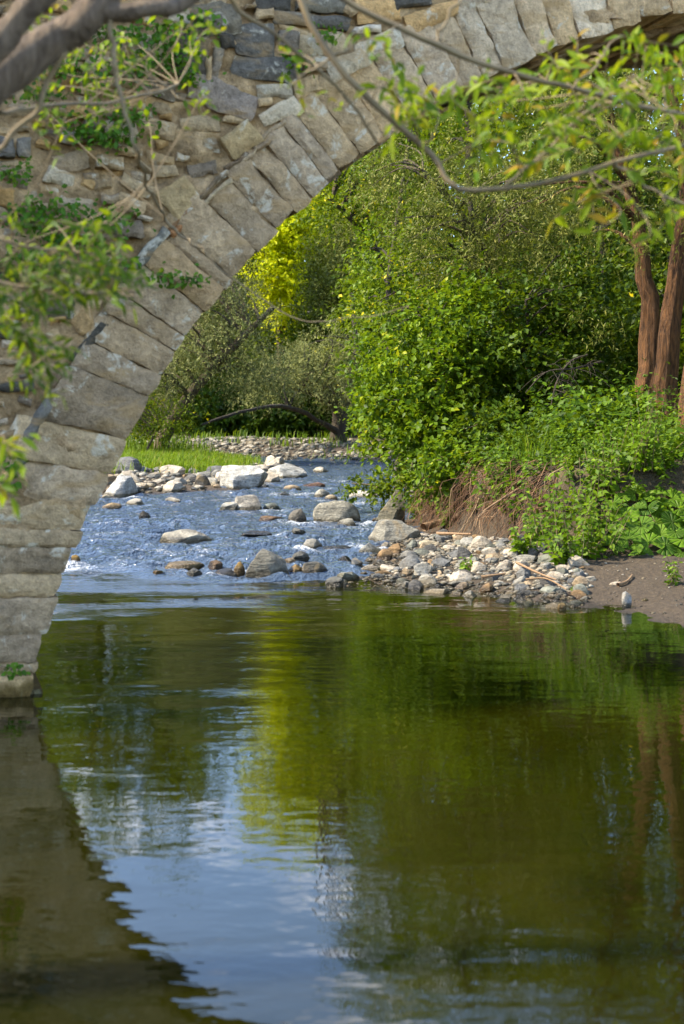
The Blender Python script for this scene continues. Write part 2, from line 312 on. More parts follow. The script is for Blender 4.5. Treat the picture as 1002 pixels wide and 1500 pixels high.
# ground: wet dark mud by the water, leaf litter and soil inland
m, t, b = newmat('soil'); d = attr(t, 'land'); ge = N(t, 'ShaderNodeNewGeometry'); pos = ge.outputs['Position']
n1 = noise(t, 3, 8, .65, pos); n2 = noise(t, 26, 6, .65, pos); vo = N(t, 'ShaderNodeTexVoronoi', Scale=16.0); t.links.new(pos, vo.inputs['Vector'])
mud = ramp(t, n2, [(.3, (0.038, 0.026, 0.015)), (.55, (0.072, 0.052, 0.032)), (.75, (0.12, 0.088, 0.056))])
soil = ramp(t, n1, [(.3, (0.04, 0.03, 0.018)), (.55, (0.085, 0.065, 0.035)), (.75, (0.06, 0.085, 0.02))])
col = mix(t, mud, soil, maprange(t, d, 2.2, 3.4)); wet = maprange(t, math_(t, 'ADD', d, math_(t, 'MULTIPLY', n1, .5)), .28, .62, 1, 0)
col = mix(t, col, mix(t, col, (.42, .38, .33), 1, 'MULTIPLY'), wet); t.links.new(col, b.inputs['Base Color']); t.links.new(maprange(t, wet, 0, 1, .95, .5), b.inputs['Roughness'])
bump(t, b, math_(t, 'ADD', n1, math_(t, 'MULTIPLY', n2, .6)), .9, .06); M['soil'] = m

# water: clear dark olive stream, ripples stronger towards the riffle, broken white water
m, t, b = newmat('stream_water'); ge = N(t, 'ShaderNodeNewGeometry'); pos = ge.outputs['Position']; sp = N(t, 'ShaderNodeSeparateXYZ'); t.links.new(pos, sp.inputs[0])
foam = attr(t, 'foam'); chop = attr(t, 'chop')
b.inputs['Roughness'].default_value = .02; b.inputs['IOR'].default_value = 1.36; b.inputs['Specular IOR Level'].default_value = .6
mp = N(t, 'ShaderNodeMapping'); mp.inputs['Scale'].default_value = (0.55, 1.0, 1.0); t.links.new(pos, mp.inputs[0])
w1 = noise(t, 1.6, 2, .5, mp.outputs[0], .4); w2 = noise(t, 6.0, 3, .5, mp.outputs[0], .3); w3 = noise(t, 22.0, 3, .55, pos)
pool = math_(t, 'ADD', math_(t, 'MULTIPLY', w1, .015), math_(t, 'ADD', math_(t, 'MULTIPLY', w2, .013), math_(t, 'MULTIPLY', noise(t, 13.0, 2, .5, mp.outputs[0], .3), .004)))
hh = math_(t, 'ADD', math_(t, 'MULTIPLY', pool, math_(t, 'ADD', math_(t, 'MULTIPLY', chop, 1.0), .10)), math_(t, 'MULTIPLY', math_(t, 'ADD', math_(t, 'MULTIPLY', w3, .024), math_(t, 'MULTIPLY', w2, .03)), math_(t, 'POWER', chop, 3.0)))
bn = bump(t, b, hh, 1.0, 1.0)
fn = noise(t, 30, 6, .7, pos); ff = maprange(t, math_(t, 'ADD', foam, math_(t, 'MULTIPLY', math_(t, 'SUBTRACT', fn, .5), 1.3)),   .45, 1.05)
bed = noise(t, 1.2, 4, .5, pos)
aer_sky_blue = maprange(t, chop, .55, 1.0)  # choppy water's base colour blued: sky reflection painted in, plus aerated paleness
t.links.new(mix(t, mix(t, ramp(t, bed, [(.3, (0.007, 0.0085, 0.0004)), (.7, (0.0115, 0.0107, 0.0005))]), (0.052, 0.080, 0.125), aer_sky_blue), (0.72, 0.76, 0.8), ff), b.inputs['Base Color'])
t.links.new(maprange(t, ff, 0, 1, .02, .6), b.inputs['Roughness']); M['water'] = m

# ------------------------------------------------------------ ground sheet
def axis(parts):
    o = []
    for a, b_, s in parts: o += list(np.arange(a, b_, s))
    return np.array(o+[parts[-1][1]])
gx = axis([(-160, -40, 12), (-40, -12, 2), (-12, -6.5, .4), (-6.5, 6.0, .085), (6.0, 14, .4), (14, 40, 2), (40, 160, 12)])
gy = axis([(-60, -4, 6), (-4, 8, .5), (8, 19, .075), (19, 36, .14), (36, 56, .5), (56, 90, 2), (90, 260, 12)])
X, Y = np.meshgrid(gx, gy); Z, D, Tt = ground_z(X.ravel(), Y.ravel())
mb = MB(); nx, ny = len(gx), len(gy); i = np.arange(ny-1)[:, None]*nx; j = np.arange(nx-1)[None]
mb.add(np.stack([X.ravel(), Y.ravel(), Z], 1), np.stack([i+j, i+j+1, i+j+1+nx, i+j+nx], -1).reshape(-1, 4))
g = mb.build('ground', M['soil'], smooth=True); tag(g, kind='structure')
a = g.data.attributes.new('land', 'FLOAT', 'POINT'); a.data.foreach_set('value', (D+np.clip(Tt, 0, 3)*3).astype(np.float32))

# ------------------------------------------------------------ rocks: table first (the water needs it)
GREY, DGREY, SLATE, PALE, TAN, WHITE, OCHRE, DARK, BROWN = ((0.25, 0.25, 0.225), (0.14, 0.145, 0.14), (0.19, 0.205, 0.22), (0.42, 0.41, 0.37), (0.42, 0.34, 0.24), (0.60, 0.58, 0.53), (0.36, 0.24, 0.08), (0.045, 0.042, 0.035), (0.17, 0.10, 0.05))
# px centre, base py, width px, height px, colour, angular, label
STREAM = [
 (388, 843, 68, 37, GREY, .4, 'rounded grey boulder sitting at the lip of the still pool'),
 (494, 765, 72, 31, (0.36, 0.35, 0.30), .3, 'large smooth pale boulder in the stream below the leafy twig'),
 (508, 770, 30, 10, (0.30, 0.30, 0.27), .3, 'small low grey stone lying against the large smooth pale boulder'),
 (268, 796, 88, 18, (0.36, 0.35, 0.31), .5, 'long flat pale rock lying alone in the rapids'),
 (356, 717, 72, 34, (0.60, 0.61, 0.60), .9, 'big angular white boulder beside the grassy bar'),
 (172, 727, 54, 30, (0.56, 0.57, 0.58), .6, 'big pale rounded boulder beside the arch foot'),
 (362, 747, 44, 21, (0.48, 0.45, 0.40), .6, 'humped pale rock with dark wet foot in mid stream'),
 (335, 747, 34, 11, (0.38, 0.40, 0.40), .5, 'low pale grey rock touching the humped pale rock'),
 (398, 746, 28, 9, (0.22, 0.26, 0.24), .4, 'flat green grey rock beside the humped pale rock'),
 (435, 764, 27, 18, (0.17, 0.16, 0.14), .4, 'dark brown round rock upstream of the pool lip'),
 (396, 764, 42, 8, BROWN, .6, 'low rusty brown wet rock in the rapids'),
 (457, 805, 31, 15, (0.30, 0.30, 0.28), .5, 'small pointed grey rock between rapids and cobble heap'),
 (211, 758, 17, 9, DARK, .4, 'small black wet stone with foam around it'),
 (375, 785, 46, 7, DARK, .6, 'long black rock just breaking the rapids'),
 (436, 783, 22, 9, DGREY, .6, 'small dark pointed stone upstream of pointed grey rock'),
 (314, 834, 26, 12, (0.20, 0.13, 0.08), .6, 'tilted brown stone at the end of the pool lip'),
 (284, 842, 24, 9, DGREY, .5, 'rounded dark grey stone on the pool lip'),
 (330, 840, 34, 7, DARK, .5, 'low black stone beside the rounded grey boulder'),
 (350, 838, 18, 14, OCHRE, .3, 'ochre stone wedged against the rounded grey boulder'),
 (229, 843, 20, 7, OCHRE, .3, 'small ochre stone showing alone in the pool lip'),
 (268, 833, 60, 8, (0.44, 0.34, 0.19), .4, 'long flat tan stone washed over at the pool lip'),
 (110, 826, 20, 13, OCHRE, .7, 'ochre brown rock in the white water beside the arch'),
 (462, 842, 42, 18, DGREY, .6, 'dark wet angular rock between grey boulder and cobble heap'),
 (432, 840, 26, 12, OCHRE, .5, 'ochre and brown rock next to the dark wet angular rock'),
 (436, 822, 36, 14, DGREY, .6, 'dark flat rock behind the rounded grey boulder'),
 (425, 826, 26, 8, TAN, .5, 'tan flat stone leaning on the dark flat rock'),
 (582, 797, 86, 33, (0.31, 0.31, 0.28), .5, 'wide domed grey boulder at the head of the cobble heap'),
 (572, 768, 44, 48, (0.22, 0.21, 0.16), .9, 'tall layered green grey rock propping the overgrown bank'),
 (536, 731, 50, 12, WHITE, .5, 'long white flat stone under the leafy twig'),
 (472, 729, 26, 12, PALE, .5, 'pale tilted stone upstream of the large smooth boulder'),
 (428, 718, 28, 7, (0.48, 0.38, 0.26), .4, 'tan flat stone in the upper stream'),
 (460, 712, 34, 5, (0.45, 0.24, 0.15), .4, 'long reddish flat stone in the upper stream'),
 (485, 733, 22, 8, (0.45, 0.38, 0.28), .4, 'small tan stone beside pale tilted stone'),
 (420, 700, 60, 20, (0.55, 0.56, 0.55), .7, 'broken pale rock pile upstream of the white boulder'),
 (470, 692, 22, 8, WHITE, .5, 'small white stone in the farthest reach of water'),
 (413, 727, 26, 6, DGREY, .6, 'thin dark slab in the upper stream'),
 (250, 737, 28, 8, (0.40, 0.38, 0.33), .4, 'small oval pale stone below the grassy bar'),
 (196, 741, 28, 10, (0.52, 0.50, 0.45), .4, 'oval white stone in the row by the arch foot'),
 (162, 746, 34, 9, (0.48, 0.35, 0.2), .4, 'long ochre tan stone in the row by the arch foot'),
 (152, 733, 22, 8, (0.44, 0.38, 0.28), .4, 'small tan stone in the row by the arch foot'),
 (490, 861, 28, 15, DGREY, .4, 'round dark grey stone at the tip of the cobble heap'),
 (596, 821, 40, 14, (0.25, 0.25, 0.24), .6, 'wet grey slab in the backwater behind the cobbles'),
 (545, 812, 44, 16, (0.34, 0.35, 0.33), .7, 'cracked pale grey rock below the wide domed boulder'),
 (632, 806, 36, 15, (0.50, 0.44, 0.33), .5, 'pale buff rock beside the wide domed boulder'),
 (505, 822, 22, 7, DARK, .5, 'black wet stone in the small side channel'),
 (497, 806, 60, 6, DARK, .5, 'low dark wet sill of rock beside the pointed grey rock'),
 (560, 764, 30, 6, TAN, .5, 'flat tan stone at the foot of the layered rock'),
]
STREAM_W = []
for px, py, wd, ht, col, ang, lab in STREAM:
    x, y = gp(px, py); s = y/FPX; STREAM_W.append((x, y, wd*s, ht*s, col, ang, lab))

# ------------------------------------------------------------ water sheet
wx = axis([(-18, -7, .5), (-7, 1.8, .045), (1.8, 6, .3)]); wy = axis([(-4, 3, .5), (3, 12.4, .08), (12.4, 21, .04), (21, 30, .075), (30, 56, .25)])
X, Y = np.meshgrid(wx, wy); x, y = X.ravel(), Y.ravel()
riff = sstep(12.9, 14.0, y+0.5*vnoise(x*.9, 3))
calm = sstep(0.2, -1.6, x-0.12*(y-8))                       # the right of the pool is a still eddy
chop = np.clip(0.10+0.20*sstep(4.5, 9, y)*calm+0.36*sstep(8.5, 12.6, y)*(.35+.65*calm)+0.85*riff, 0, 1.5)
streak = np.clip(.35+1.3*sstep(-.25, .6, .6*fbm(x*.9, y*2.2, 14, 3)+.5*fbm(x*.3, y*.5, 15, 2)), 0, 2); chop = np.where(riff > .5, chop, chop*streak*(1-riff)+chop*riff)
patch = .55+.45*fbm(x*.5, y*.35, 4, 3)*1.6
amp = riff*(0.026+0.018*fbm(x*.8, y*.5, 2, 2))
hgt = amp*(1.0*vnoise(x*2.2, y*3.4)+.9*vnoise(x*4.6+9, y*6.6)+.75*vnoise(x*8.5, y*12.0+4))
lip = np.exp(-((y-13.7-.35*vnoise(x*.8, 7))/.42)**2); hgt += lip*0.03*vnoise(x*5, y*7, 3)
pool_amp = (1-riff)*chop*patch; hgt += pool_amp*(0.006*vnoise(x*1.5, y*2.6, 11)+0.005*vnoise(x*3.6, y*6.0, 12))
foam = lip*(.42+.5*fbm(x*1.2, y*1.2, 5, 3))*sstep(-.2, -1.0, x)*(.4+.9*sstep(-1.4, -2.6, x)) + riff*np.clip(.12+.62*fbm(x*1.1, y*1.6, 8, 4)+hgt*6.0, 0, .62)
for (rx, ry, rw, rh, *_r) in STREAM_W:
    dd = np.hypot((x-rx)/(rw*.75+.08), (y-ry+rw*.25)/(rw*.6+.10)); k = np.exp(-(dd-0.9)**2*6)*riff
    foam += k*.16; hgt += k*.012*vnoise(x*9, y*9, 6)
tipd = 1-sstep(29, 33, y)*.7
mb = MB(); nx, ny = len(wx), len(wy); i = np.arange(ny-1)[:, None]*nx; j = np.arange(nx-1)[None]
mb.add(np.stack([x, y, zw(y)+hgt], 1), np.stack([i+j, i+j+1, i+j+1+nx, i+j+nx], -1).reshape(-1, 4))
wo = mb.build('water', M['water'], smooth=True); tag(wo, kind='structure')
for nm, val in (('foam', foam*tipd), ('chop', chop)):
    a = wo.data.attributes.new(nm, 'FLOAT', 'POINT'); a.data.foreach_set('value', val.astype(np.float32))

# ------------------------------------------------------------ bridge
FA = math.atan((CX+110)/FPX); FT = np.array([math.cos(FA), math.sin(FA)]); FN = np.array([-math.sin(FA), math.cos(FA)])
FOOT = np.array([-1.6925, 8.0308]); AC = (5.2186, -1.1047); AR = 5.385; BW = 1.75; DECK = 5.35
def uz(px, py):
    d = np.array([(px-CX)/FPX, 1.0]); k = (FOOT@FN)/(d@FN); return np.array([(d*k-FOOT)@FT, CAMZ+(HZ-py)/FPX*k])
bridge = empty('stone_bridge', (FOOT[0], FOOT[1], 0), 'old rubble stone arch bridge spanning the river with one leg in the pool', 'bridge', rz=FA)
TONE = [(0.34, 0.285, 0.215), (0.30, 0.26, 0.21), (0.37, 0.315, 0.235), (0.27, 0.235, 0.195), (0.38, 0.33, 0.27), (0.32, 0.255, 0.175)]
PTONE = [(0.50, 0.46, 0.40), (0.46, 0.40, 0.32), (0.54, 0.51, 0.46), (0.42, 0.37, 0.31), (0.50, 0.41, 0.29)]
def block_mesh(name, q, proud, depth, nu=9, nv=6, rough=0.018, gap=0.009, seed=0, bow=0.02, jit=0.012):
    A, B, Cc, Dd = [np.asarray(p, float) for p in q]          # A->B along one side, D->C the other
    u = np.linspace(0, 1, nu); v = np.linspace(0, 1, nv); U, Vv = np.meshgrid(u, v)
    P = (A*(1-U)[..., None]+B*U[..., None])*(1-Vv)[..., None]+(Dd*(1-U)[..., None]+Cc*U[..., None])*Vv[..., None]
    cen = P.reshape(-1, 2).mean(0); L1 = np.linalg.norm(B-A); L2 = np.linalg.norm(Dd-A)
    eu = np.minimum(U, 1-U)*L1; ev = np.minimum(Vv, 1-Vv)*L2; e = np.minimum(eu, ev)
    edge = e < 1e-6
    P = P+(cen-P)*(gap/np.maximum(.05, np.linalg.norm(P-cen, axis=-1)))[..., None]*1.0
    P = P+np.stack([fbm(P[..., 0]*11, P[..., 1]*11, seed, 3), fbm(P[..., 0]*11+40, P[..., 1]*11, seed, 3)], -1)*jit*(1.2-np.clip(e/.05, 0, 1))[..., None]
    corner = np.clip(1-(eu+ev)/.045, 0, 1); P = P+(cen-P)*(corner*.03)[..., None]
    dep = -proud+0.016*np.clip(1-e/.018, 0, 1)**1.5-bow*np.clip(e/.12, 0, 1)+rough*fbm(P[..., 0]*7, P[..., 1]*7, seed+3, 4)
    F3 = np.stack([P[..., 0], dep, P[..., 1]], -1).reshape(-1, 3)
    mb = MB(); i = np.arange(nv-1)[:, None]*nu; j = np.arange(nu-1)[None]
    faces = np.stack([i+j, i+j+1, i+j+1+nu, i+j+nu], -1).reshape(-1, 4)
    n1 = A-B; flip = (B-A)[0]*(Dd-A)[1]-(B-A)[1]*(Dd-A)[0]
    if flip < 0: faces = faces[:, ::-1]
    mb.add(F3, faces)
    ring = list(range(nu))+[k*nu+nu-1 for k in range(1, nv)]+[(nv-1)*nu+k for k in range(nu-2, -1, -1)]+[k*nu for k in range(nv-2, 0, -1)]
    r = F3[ring]; bk = r.copy(); bk[:, 1] = depth; n = len(ring)
    sf = np.array([[k, n+k, n+(k+1) % n, (k+1) % n] for k in range(n)])
    if flip < 0: sf = sf[:, ::-1]
    mb.add(np.vstack([r, bk]), sf)
    return mb.mesh(name, True)
def place_block(name, q, col, mat='ashlar', **kw):
    me = block_mesh(name, q, **kw); me.materials.append(M[mat])
    try: me.set_sharp_from_angle(angle=R(38))
    except Exception: pass
    o = link(name, me, bridge); o.color = (*col, 1); return o
# joints of the ring, read along the intrados, with the slope each bed has
JP = [(61, 987), (66, 970), (75, 929), (87, 873), (97, 840), (112, 803), (121, 777), (135, 738), (154, 690), (175, 640), (215, 578), (232, 547), (250, 511), (268, 491), (298, 456),
      (324, 421), (337, 408), (371, 366), (402, 336), (431, 313), (455, 292), (482, 272), (503, 262)]
th_of = lambda p: math.atan2(p[1]-AC[1], AC[0]-p[0])
ths = [th_of(uz(*p)) for p in JP]; ths = [th_of((0.0, 0.0))-.004]+ths
rs = random.Random(3); t_ = ths[-1]
while t_ < math.pi-th_of((0, 0))-.03: t_ += rs.uniform(.026, .047); ths.append(t_)
def bed_angle(th):
    dg = math.degrees(th)
    a = float(np.interp(dg, [10, 18, 22, 27, 32, 36, 40, 90], [0, 1, 4, 12, 23, 34, 41, 90]))
    return R(a if dg <= 90 else 180-float(np.interp(180-dg, [10, 18, 22, 27, 32, 36, 40, 90], [0, 1, 4, 12, 23, 34, 41, 90])))
def intr(th, r=AR): return np.array([AC[0]-r*math.cos(th), AC[1]+r*math.sin(th)])
for k in range(len(ths)-1):
    a0, a1 = ths[k], ths[k+1]; b0, b1 = bed_angle(a0), bed_angle(a1); ln = rs.uniform(.43, .53)
    if math.degrees(a0) < 26: ln = rs.uniform(.55, .75)
    pr = rs.uniform(-.02, .02); A = intr(a0, AR+pr); B = intr(a1, AR+pr)
    D_ = A+ln*np.array([-math.cos(b0), math.sin(b0)]); C_ = B+ln*np.array([-math.cos(b1), math.sin(b1)])
    pale = np.clip((math.degrees(a0)-40)/14, 0, 1); col = np.array(rs.choice(TONE))*(1-pale)+np.array(rs.choice(PTONE))*pale
    if k < 1: col = np.array((0.46, 0.37, 0.25))
    big = max(5, int(np.linalg.norm(B-A)/.035)+3)
    place_block('voussoir', (A, D_, C_, B), col*rs.uniform(.85, 1.12), proud=rs.uniform(.034, .060)+(.03 if k < 1 else 0), depth=.42, nu=14, nv=big, seed=k*3.1, rough=.035, gap=.004, bow=.002, jit=.012)
    # the barrel behind the face ring, four stones deep
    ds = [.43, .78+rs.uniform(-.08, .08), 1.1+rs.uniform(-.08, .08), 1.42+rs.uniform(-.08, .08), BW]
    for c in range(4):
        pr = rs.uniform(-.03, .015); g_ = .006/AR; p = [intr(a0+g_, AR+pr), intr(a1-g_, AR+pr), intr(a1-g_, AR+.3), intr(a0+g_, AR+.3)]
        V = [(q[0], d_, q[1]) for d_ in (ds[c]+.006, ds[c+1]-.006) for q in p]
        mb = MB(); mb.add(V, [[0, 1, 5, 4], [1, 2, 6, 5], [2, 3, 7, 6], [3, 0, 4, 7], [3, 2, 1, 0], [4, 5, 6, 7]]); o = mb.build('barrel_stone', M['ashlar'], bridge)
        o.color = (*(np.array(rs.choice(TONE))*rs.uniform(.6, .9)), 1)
# lime mortar body of the spandrel, with relief
u0, u1 = -5.0, 16.0
us = axis([(u0, -1.2, .2), (-1.2, 5.0, .03), (5.0, u1, .2)]); zs = axis([(-.7, .2, .15), (.2, 4.9, .03), (4.9, DECK, .15)])
U, Zz = np.meshgrid(us, zs); dist = np.hypot(U-AC[0], Zz-AC[1])
rel = .04*fbm(U*2.0, Zz*3.0, 1, 4)+.045*fbm(U*6, Zz*13, 2, 5)-.045*np.clip(fbm(U*3.4+5, Zz*7, 5, 3)-.32, 0, 1)*2
n = len(us); keep = (dist > AR+.035); i = np.arange(len(zs)-1)[:, None]*n; j = np.arange(n-1)[None]
F = np.stack([i+j, i+j+1, i+j+1+n, i+j+n], -1).reshape(-1, 4); F = F[keep.ravel()[F].all(1)]
mb = MB(); mb.add(np.stack([U.ravel(), -rel.ravel()-.005, Zz.ravel()], 1), F)
Vb = np.stack([U.ravel(), np.full(U.size, BW), Zz.ravel()], 1); mb.add(Vb, F[::40][:0] if False else F[:0])
tt = np.linspace(0.0, math.pi, 60); prof = np.array([intr(a, AR+.2) for a in tt])
for y0_, rev in ((BW, True),):
    pv = np.vstack([np.c_[prof[:, 0], np.full(60, y0_), np.maximum(prof[:, 1], -.7)], np.c_[np.linspace(u0, u1, 60), np.full(60, y0_), np.full(60, DECK)]])
    mb.add(pv, [[60+k, 60+k+1, k+1, k] for k in range(59)])
    for s, uu in ((0, u0), (59, u1)):
        mb.add([(uu, y0_, -.7), (prof[s, 0], y0_, -.7), (uu, y0_, DECK)], [[0, 1, 2]])
mb.add(np.vstack([np.c_[prof[:, 0], np.full(60, .05), prof[:, 1]], np.c_[prof[:, 0], np.full(60, BW), prof[:, 1]]]), [[k, k+1, 61+k, 60+k] for k in range(59)])
mb.add([(u0, 0, DECK), (u1, 0, DECK), (u1, BW, DECK), (u0, BW, DECK)], [[0, 1, 2, 3]])
mb.add([(u0, 0, -.7), (u0, BW, -.7), (u0, BW, DECK), (u0, 0, DECK)], [[0, 1, 2, 3]]); mb.add([(u1, 0, -.7), (u1, BW, -.7), (u1, BW, DECK), (u1, 0, DECK)], [[0, 1, 2, 3]])
tag(mb.build('spandrel_wall', M['mortar'], bridge, smooth=True), 'rough beige lime mortar wall between the stones')
mb = MB(); V = [(-1.3, -.02, -.7), (.03, -.02, -.7), (.03, BW, -.7), (-1.3, BW, -.7), (-1.3, -.02, .02), (.0, -.02, .02), (.0, BW, .02), (-1.3, BW, .02)]
mb.add(V, [[0, 1, 5, 4], [1, 2, 6, 5], [2, 3, 7, 6], [3, 0, 4, 7], [4, 5, 6, 7]]); o = mb.build('footing', M['ashlar'], bridge); o.color = (.2, .16, .11, 1)
# rubble stones and one dark gap read from the photograph: px centre, size, tilt (degrees, up to the right), colour
SL, DK, GR, PA, TN, OR = (0.13, 0.14, 0.155), (0.075, 0.08, 0.085), (0.25, 0.24, 0.23), (0.50, 0.48, 0.43), (0.46, 0.38, 0.27), (0.50, 0.36, 0.20)
RUB = [(370, 59, 60, 46, 0, SL), (331, 61, 26, 23, 10, DK), (317, 94, 15, 46, -8, GR), (303, 102, 11, 36, -12, TN), (281, 84, 46, 66, 0, (0.11, .11, .11)), (391, 101, 106, 36, 1, SL),
 (418, 63, 31, 32, 0, (0.16, .155, .15)), (428, 46, 44, 13, -12, TN), (456, 31, 114, 22, -2, SL), (470, 7, 78, 25, -3, (0.17, .18, .18)), (400, 8, 54, 28, 4, DK), (388, 23, 27, 17, 5, TN), (311, 32, 76, 46, 5, (0.15, .15, .14)),
 (262, 31, 36, 30, 0, PA), (325, 143, 104, 40, -18, (0.26, .245, .25)), (402, 134, 54, 21, 4, (0.40, .40, .38)), (409, 166, 62, 26, 28, PA), (386, 152, 22, 12, 10, TN), (468, 68, 76, 32, 4, (0.40, .36, .29)), (461, 97, 34, 26, 5, (0.30, .26, .21)),
 (452, 130, 46, 30, 20, TN), (505, 99, 64, 33, 27, PA), (555, 65, 78, 33, 27, (0.50, .47, .41)), (535, 44, 46, 14, 8, (0.5, .5, .5)), (552, 17, 66, 34, 6, OR), (511, 16, 17, 20, 40, TN), (632, 26, 84, 30, 26, OR), (600, 3, 60, 24, 8, DK),
 (700, 0, 70, 30, 22, (0.36, .33, .28)), (10, 217, 24, 30, 0, SL), (34, 217, 20, 30, 0, (0.2, .21, .22)), (266, 297, 52, 64, 40, (0.36, .30, .19)), (350, 205, 40, 60, -50, (0.37, .31, .2)), (85, 262, 46, 24, -20, PA), (10, 482, 34, 26, 0, DK),
 (16, 566, 64, 17, -2, DK), (86, 448, 40, 36, 10, (0.14, .13, .12)), (110, 205, 46, 16, 0, GR), (160, 240, 40, 22, -5, (0.40, .33, .24)), (60, 330, 60, 16, -4, (0.2, .18, .16)), (110, 295, 60, 20, -6, (0.33, .3, .26)), (20, 410, 40, 22, 3, DK),
 (230, 190, 60, 26, -10, (0.36, .30, .22)), (190, 150, 60, 24, 0, (0.40, .30, .18)), (60, 130, 50, 24, -4, (0.42, .30, .16)), (215, 70, 44, 34, 0, (0.5, .46, .4)), (150, 100, 50, 30, 4, (0.45, .4, .32)), (10, 635, 30, 14, 0, DK), (120, 470, 36, 40, 35, (0.36, .27, .16))]  # second last entry is a dark gap, its shade drawn as a dark stone
HOOD = [(214, 370, 92, 15, 50, (0.17, .19, .20)), (127, 503, 76, 17, 50, (0.08, .085, .085)), (54, 614, 74, 20, 56, (0.15, .165, .18)), (18, 693, 56, 19, 57, (0.10, .12, .15)), (266, 318, 56, 9, 46, (0.30, .19, .11)), (312, 272, 70, 9, 44, (0.20, .17, .13)), (318, 282, 60, 8, 44, (0.42, .38, .3)),
 (262, 334, 40, 10, 48, (0.36, .20, .11)), (346, 238, 44, 10, 43, (0.22, .18, .14)), (362, 229, 40, 9, 42, (0.40, .35, .28)), (84, 560, 30, 12, 55, (0.2, .16, .12)), (160, 455, 30, 14, 52, (0.09, .09, .09)), (395, 195, 64, 9, 38, (0.35, .3, .23)), (384, 212, 40, 10, 38, (0.3, .25, .19))]
def stone_quad(px, py, wd, ht, tilt):
    c = uz(px, py); s = np.linalg.norm(uz(px+10, py)-uz(px, py))/10; sv = np.linalg.norm(uz(px, py+10)-uz(px, py))/10
    a = R(tilt); e1 = np.array([math.cos(a), math.sin(a)])*wd*s/2; e2 = np.array([-math.sin(a), math.cos(a)])*ht*sv/2; j = lambda: np.array([rs.uniform(-1, 1), rs.uniform(-1, 1)])*min(wd, ht)*s*.09
    return [c-e1-e2+j(), c+e1-e2+j(), c+e1+e2+j(), c-e1+e2+j()]
occ = []
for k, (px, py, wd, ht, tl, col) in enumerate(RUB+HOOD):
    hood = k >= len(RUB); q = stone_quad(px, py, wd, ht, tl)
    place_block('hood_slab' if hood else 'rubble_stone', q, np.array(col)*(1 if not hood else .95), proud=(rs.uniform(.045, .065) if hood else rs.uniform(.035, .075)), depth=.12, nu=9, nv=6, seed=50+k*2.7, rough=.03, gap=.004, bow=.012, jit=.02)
    occ.append((px, py, max(wd, ht)*.5, min(wd, ht)*.5))
# smaller stones bedded almost flush in the mortar
cnt = 0
for k in range(2600):
    px, py = rs.uniform(-40, 640), rs.uniform(-30, 640); c = uz(px, py)
    if math.hypot(c[0]-AC[0], c[1]-AC[1]) < AR+.56 or c[1] > DECK-.1: continue
    wd = rs.uniform(16, 30) if k > 700 else rs.uniform(26, 62); ht = wd*rs.uniform(.3, .6)
    if any(abs(px-a)/(b_+wd*.5) < .84 and abs(py-b2)/(max(c_, b_*.5)+ht*.5) < .84 for a, b2, b_, c_ in occ): continue
    occ.append((px, py, wd*.5, ht*.5)); cnt += 1
    tn = np.array(rs.choice([(0.37, .30, .21), (0.33, .28, .21), (0.42, .36, .27), (0.30, .26, .21), (0.40, .37, .33), (0.22, .20, .18), (0.44, .31, .16)]))*rs.uniform(.8, 1.1)
    place_block('rubble_stone', stone_quad(px, py, wd, ht, rs.uniform(-22, 14)), tn, proud=rs.uniform(.015, .055), depth=.1, nu=7, nv=5, seed=300+k, rough=.03, gap=.003, bow=.012, jit=.022)
    if cnt > 250: break

# ------------------------------------------------------------ rocks
import bmesh
def ico(sub):
    bm = bmesh.new(); bmesh.ops.create_icosphere(bm, subdivisions=sub, radius=1.0)
    V = np.array([v.co[:] for v in bm.verts]); F = np.array([[v.index for v in f.verts] for f in bm.faces]); bm.free(); return V, F
ICO = {s: ico(s) for s in (1, 2, 3, 4)}
def rock_shape(seed, ang, sub):
    r = np.random.default_rng(seed); V, F = ICO[sub]; V = V.copy()
    for _ in range(int(7+10*ang)):
        nrm = unit(r.normal(size=3)); off = r.uniform(.45, .9) if ang > .5 else r.uniform(.6, .95)
        h = V@nrm-off; V = V-np.clip(h, 0, None)[:, None]*nrm*(.82+.17*ang)
    V = V*(1+.13*fbm(V[:, 0]*1.6+seed, V[:, 1]*1.6, V[:, 2]*1.6, 3)+.05*fbm(V[:, 0]*5+seed, V[:, 1]*5, V[:, 2]*5, 3))[:, None]
    lo, hi = V.min(0), V.max(0); return (V-(lo+hi)/2)/((hi-lo)/2), F
def rock_mesh(name, seed, ang, sub):
    V, F = rock_shape(seed, ang, sub); mb = MB(); mb.add(V, F); me = mb.mesh(name, True); me.materials.append(M['rock'])
    try: me.set_sharp_from_angle(angle=R(24))
    except Exception: pass
    return me
def rock_obj(name, me, x, y, z0, wx_, wy_, hz, col, label, cat, group=None, rz=0.0, sunk=.3, tilt=0.0):
    o = link(name, me); full = hz/(1-sunk); o.scale = (wx_/2, wy_/2, full/2); o.location = (x, y, z0+hz-full/2); o.rotation_euler = (tilt, tilt*.6, rz); o.color = (*col, 1)
    return tag(o, label, cat, group)
for k, (x, y, wd, ht, col, ang, lab) in enumerate(STREAM_W):
    me = rock_mesh('boulder', 100+k, ang, 4 if wd > .35 else 3); dy = wd*rs.uniform(.55, .8) if wd > .3 else wd*.8
    z0 = float(zw(y)); deep = max(.2, z0-gz(x, y+dy*.3))
    rock_obj('boulder' if wd > .3 else 'stream_stone', me, x, y+dy*.45, z0-.01, wd, dy, ht*1.03+.01, col, lab, 'boulder' if wd > .3 else 'stone', rz=rs.uniform(-.25, .25), sunk=min(.5, max(.35, deep/(deep+ht))))
COB = [rock_mesh('cobble', 500+k, .5+.075*(k % 7), 2) for k in range(24)]
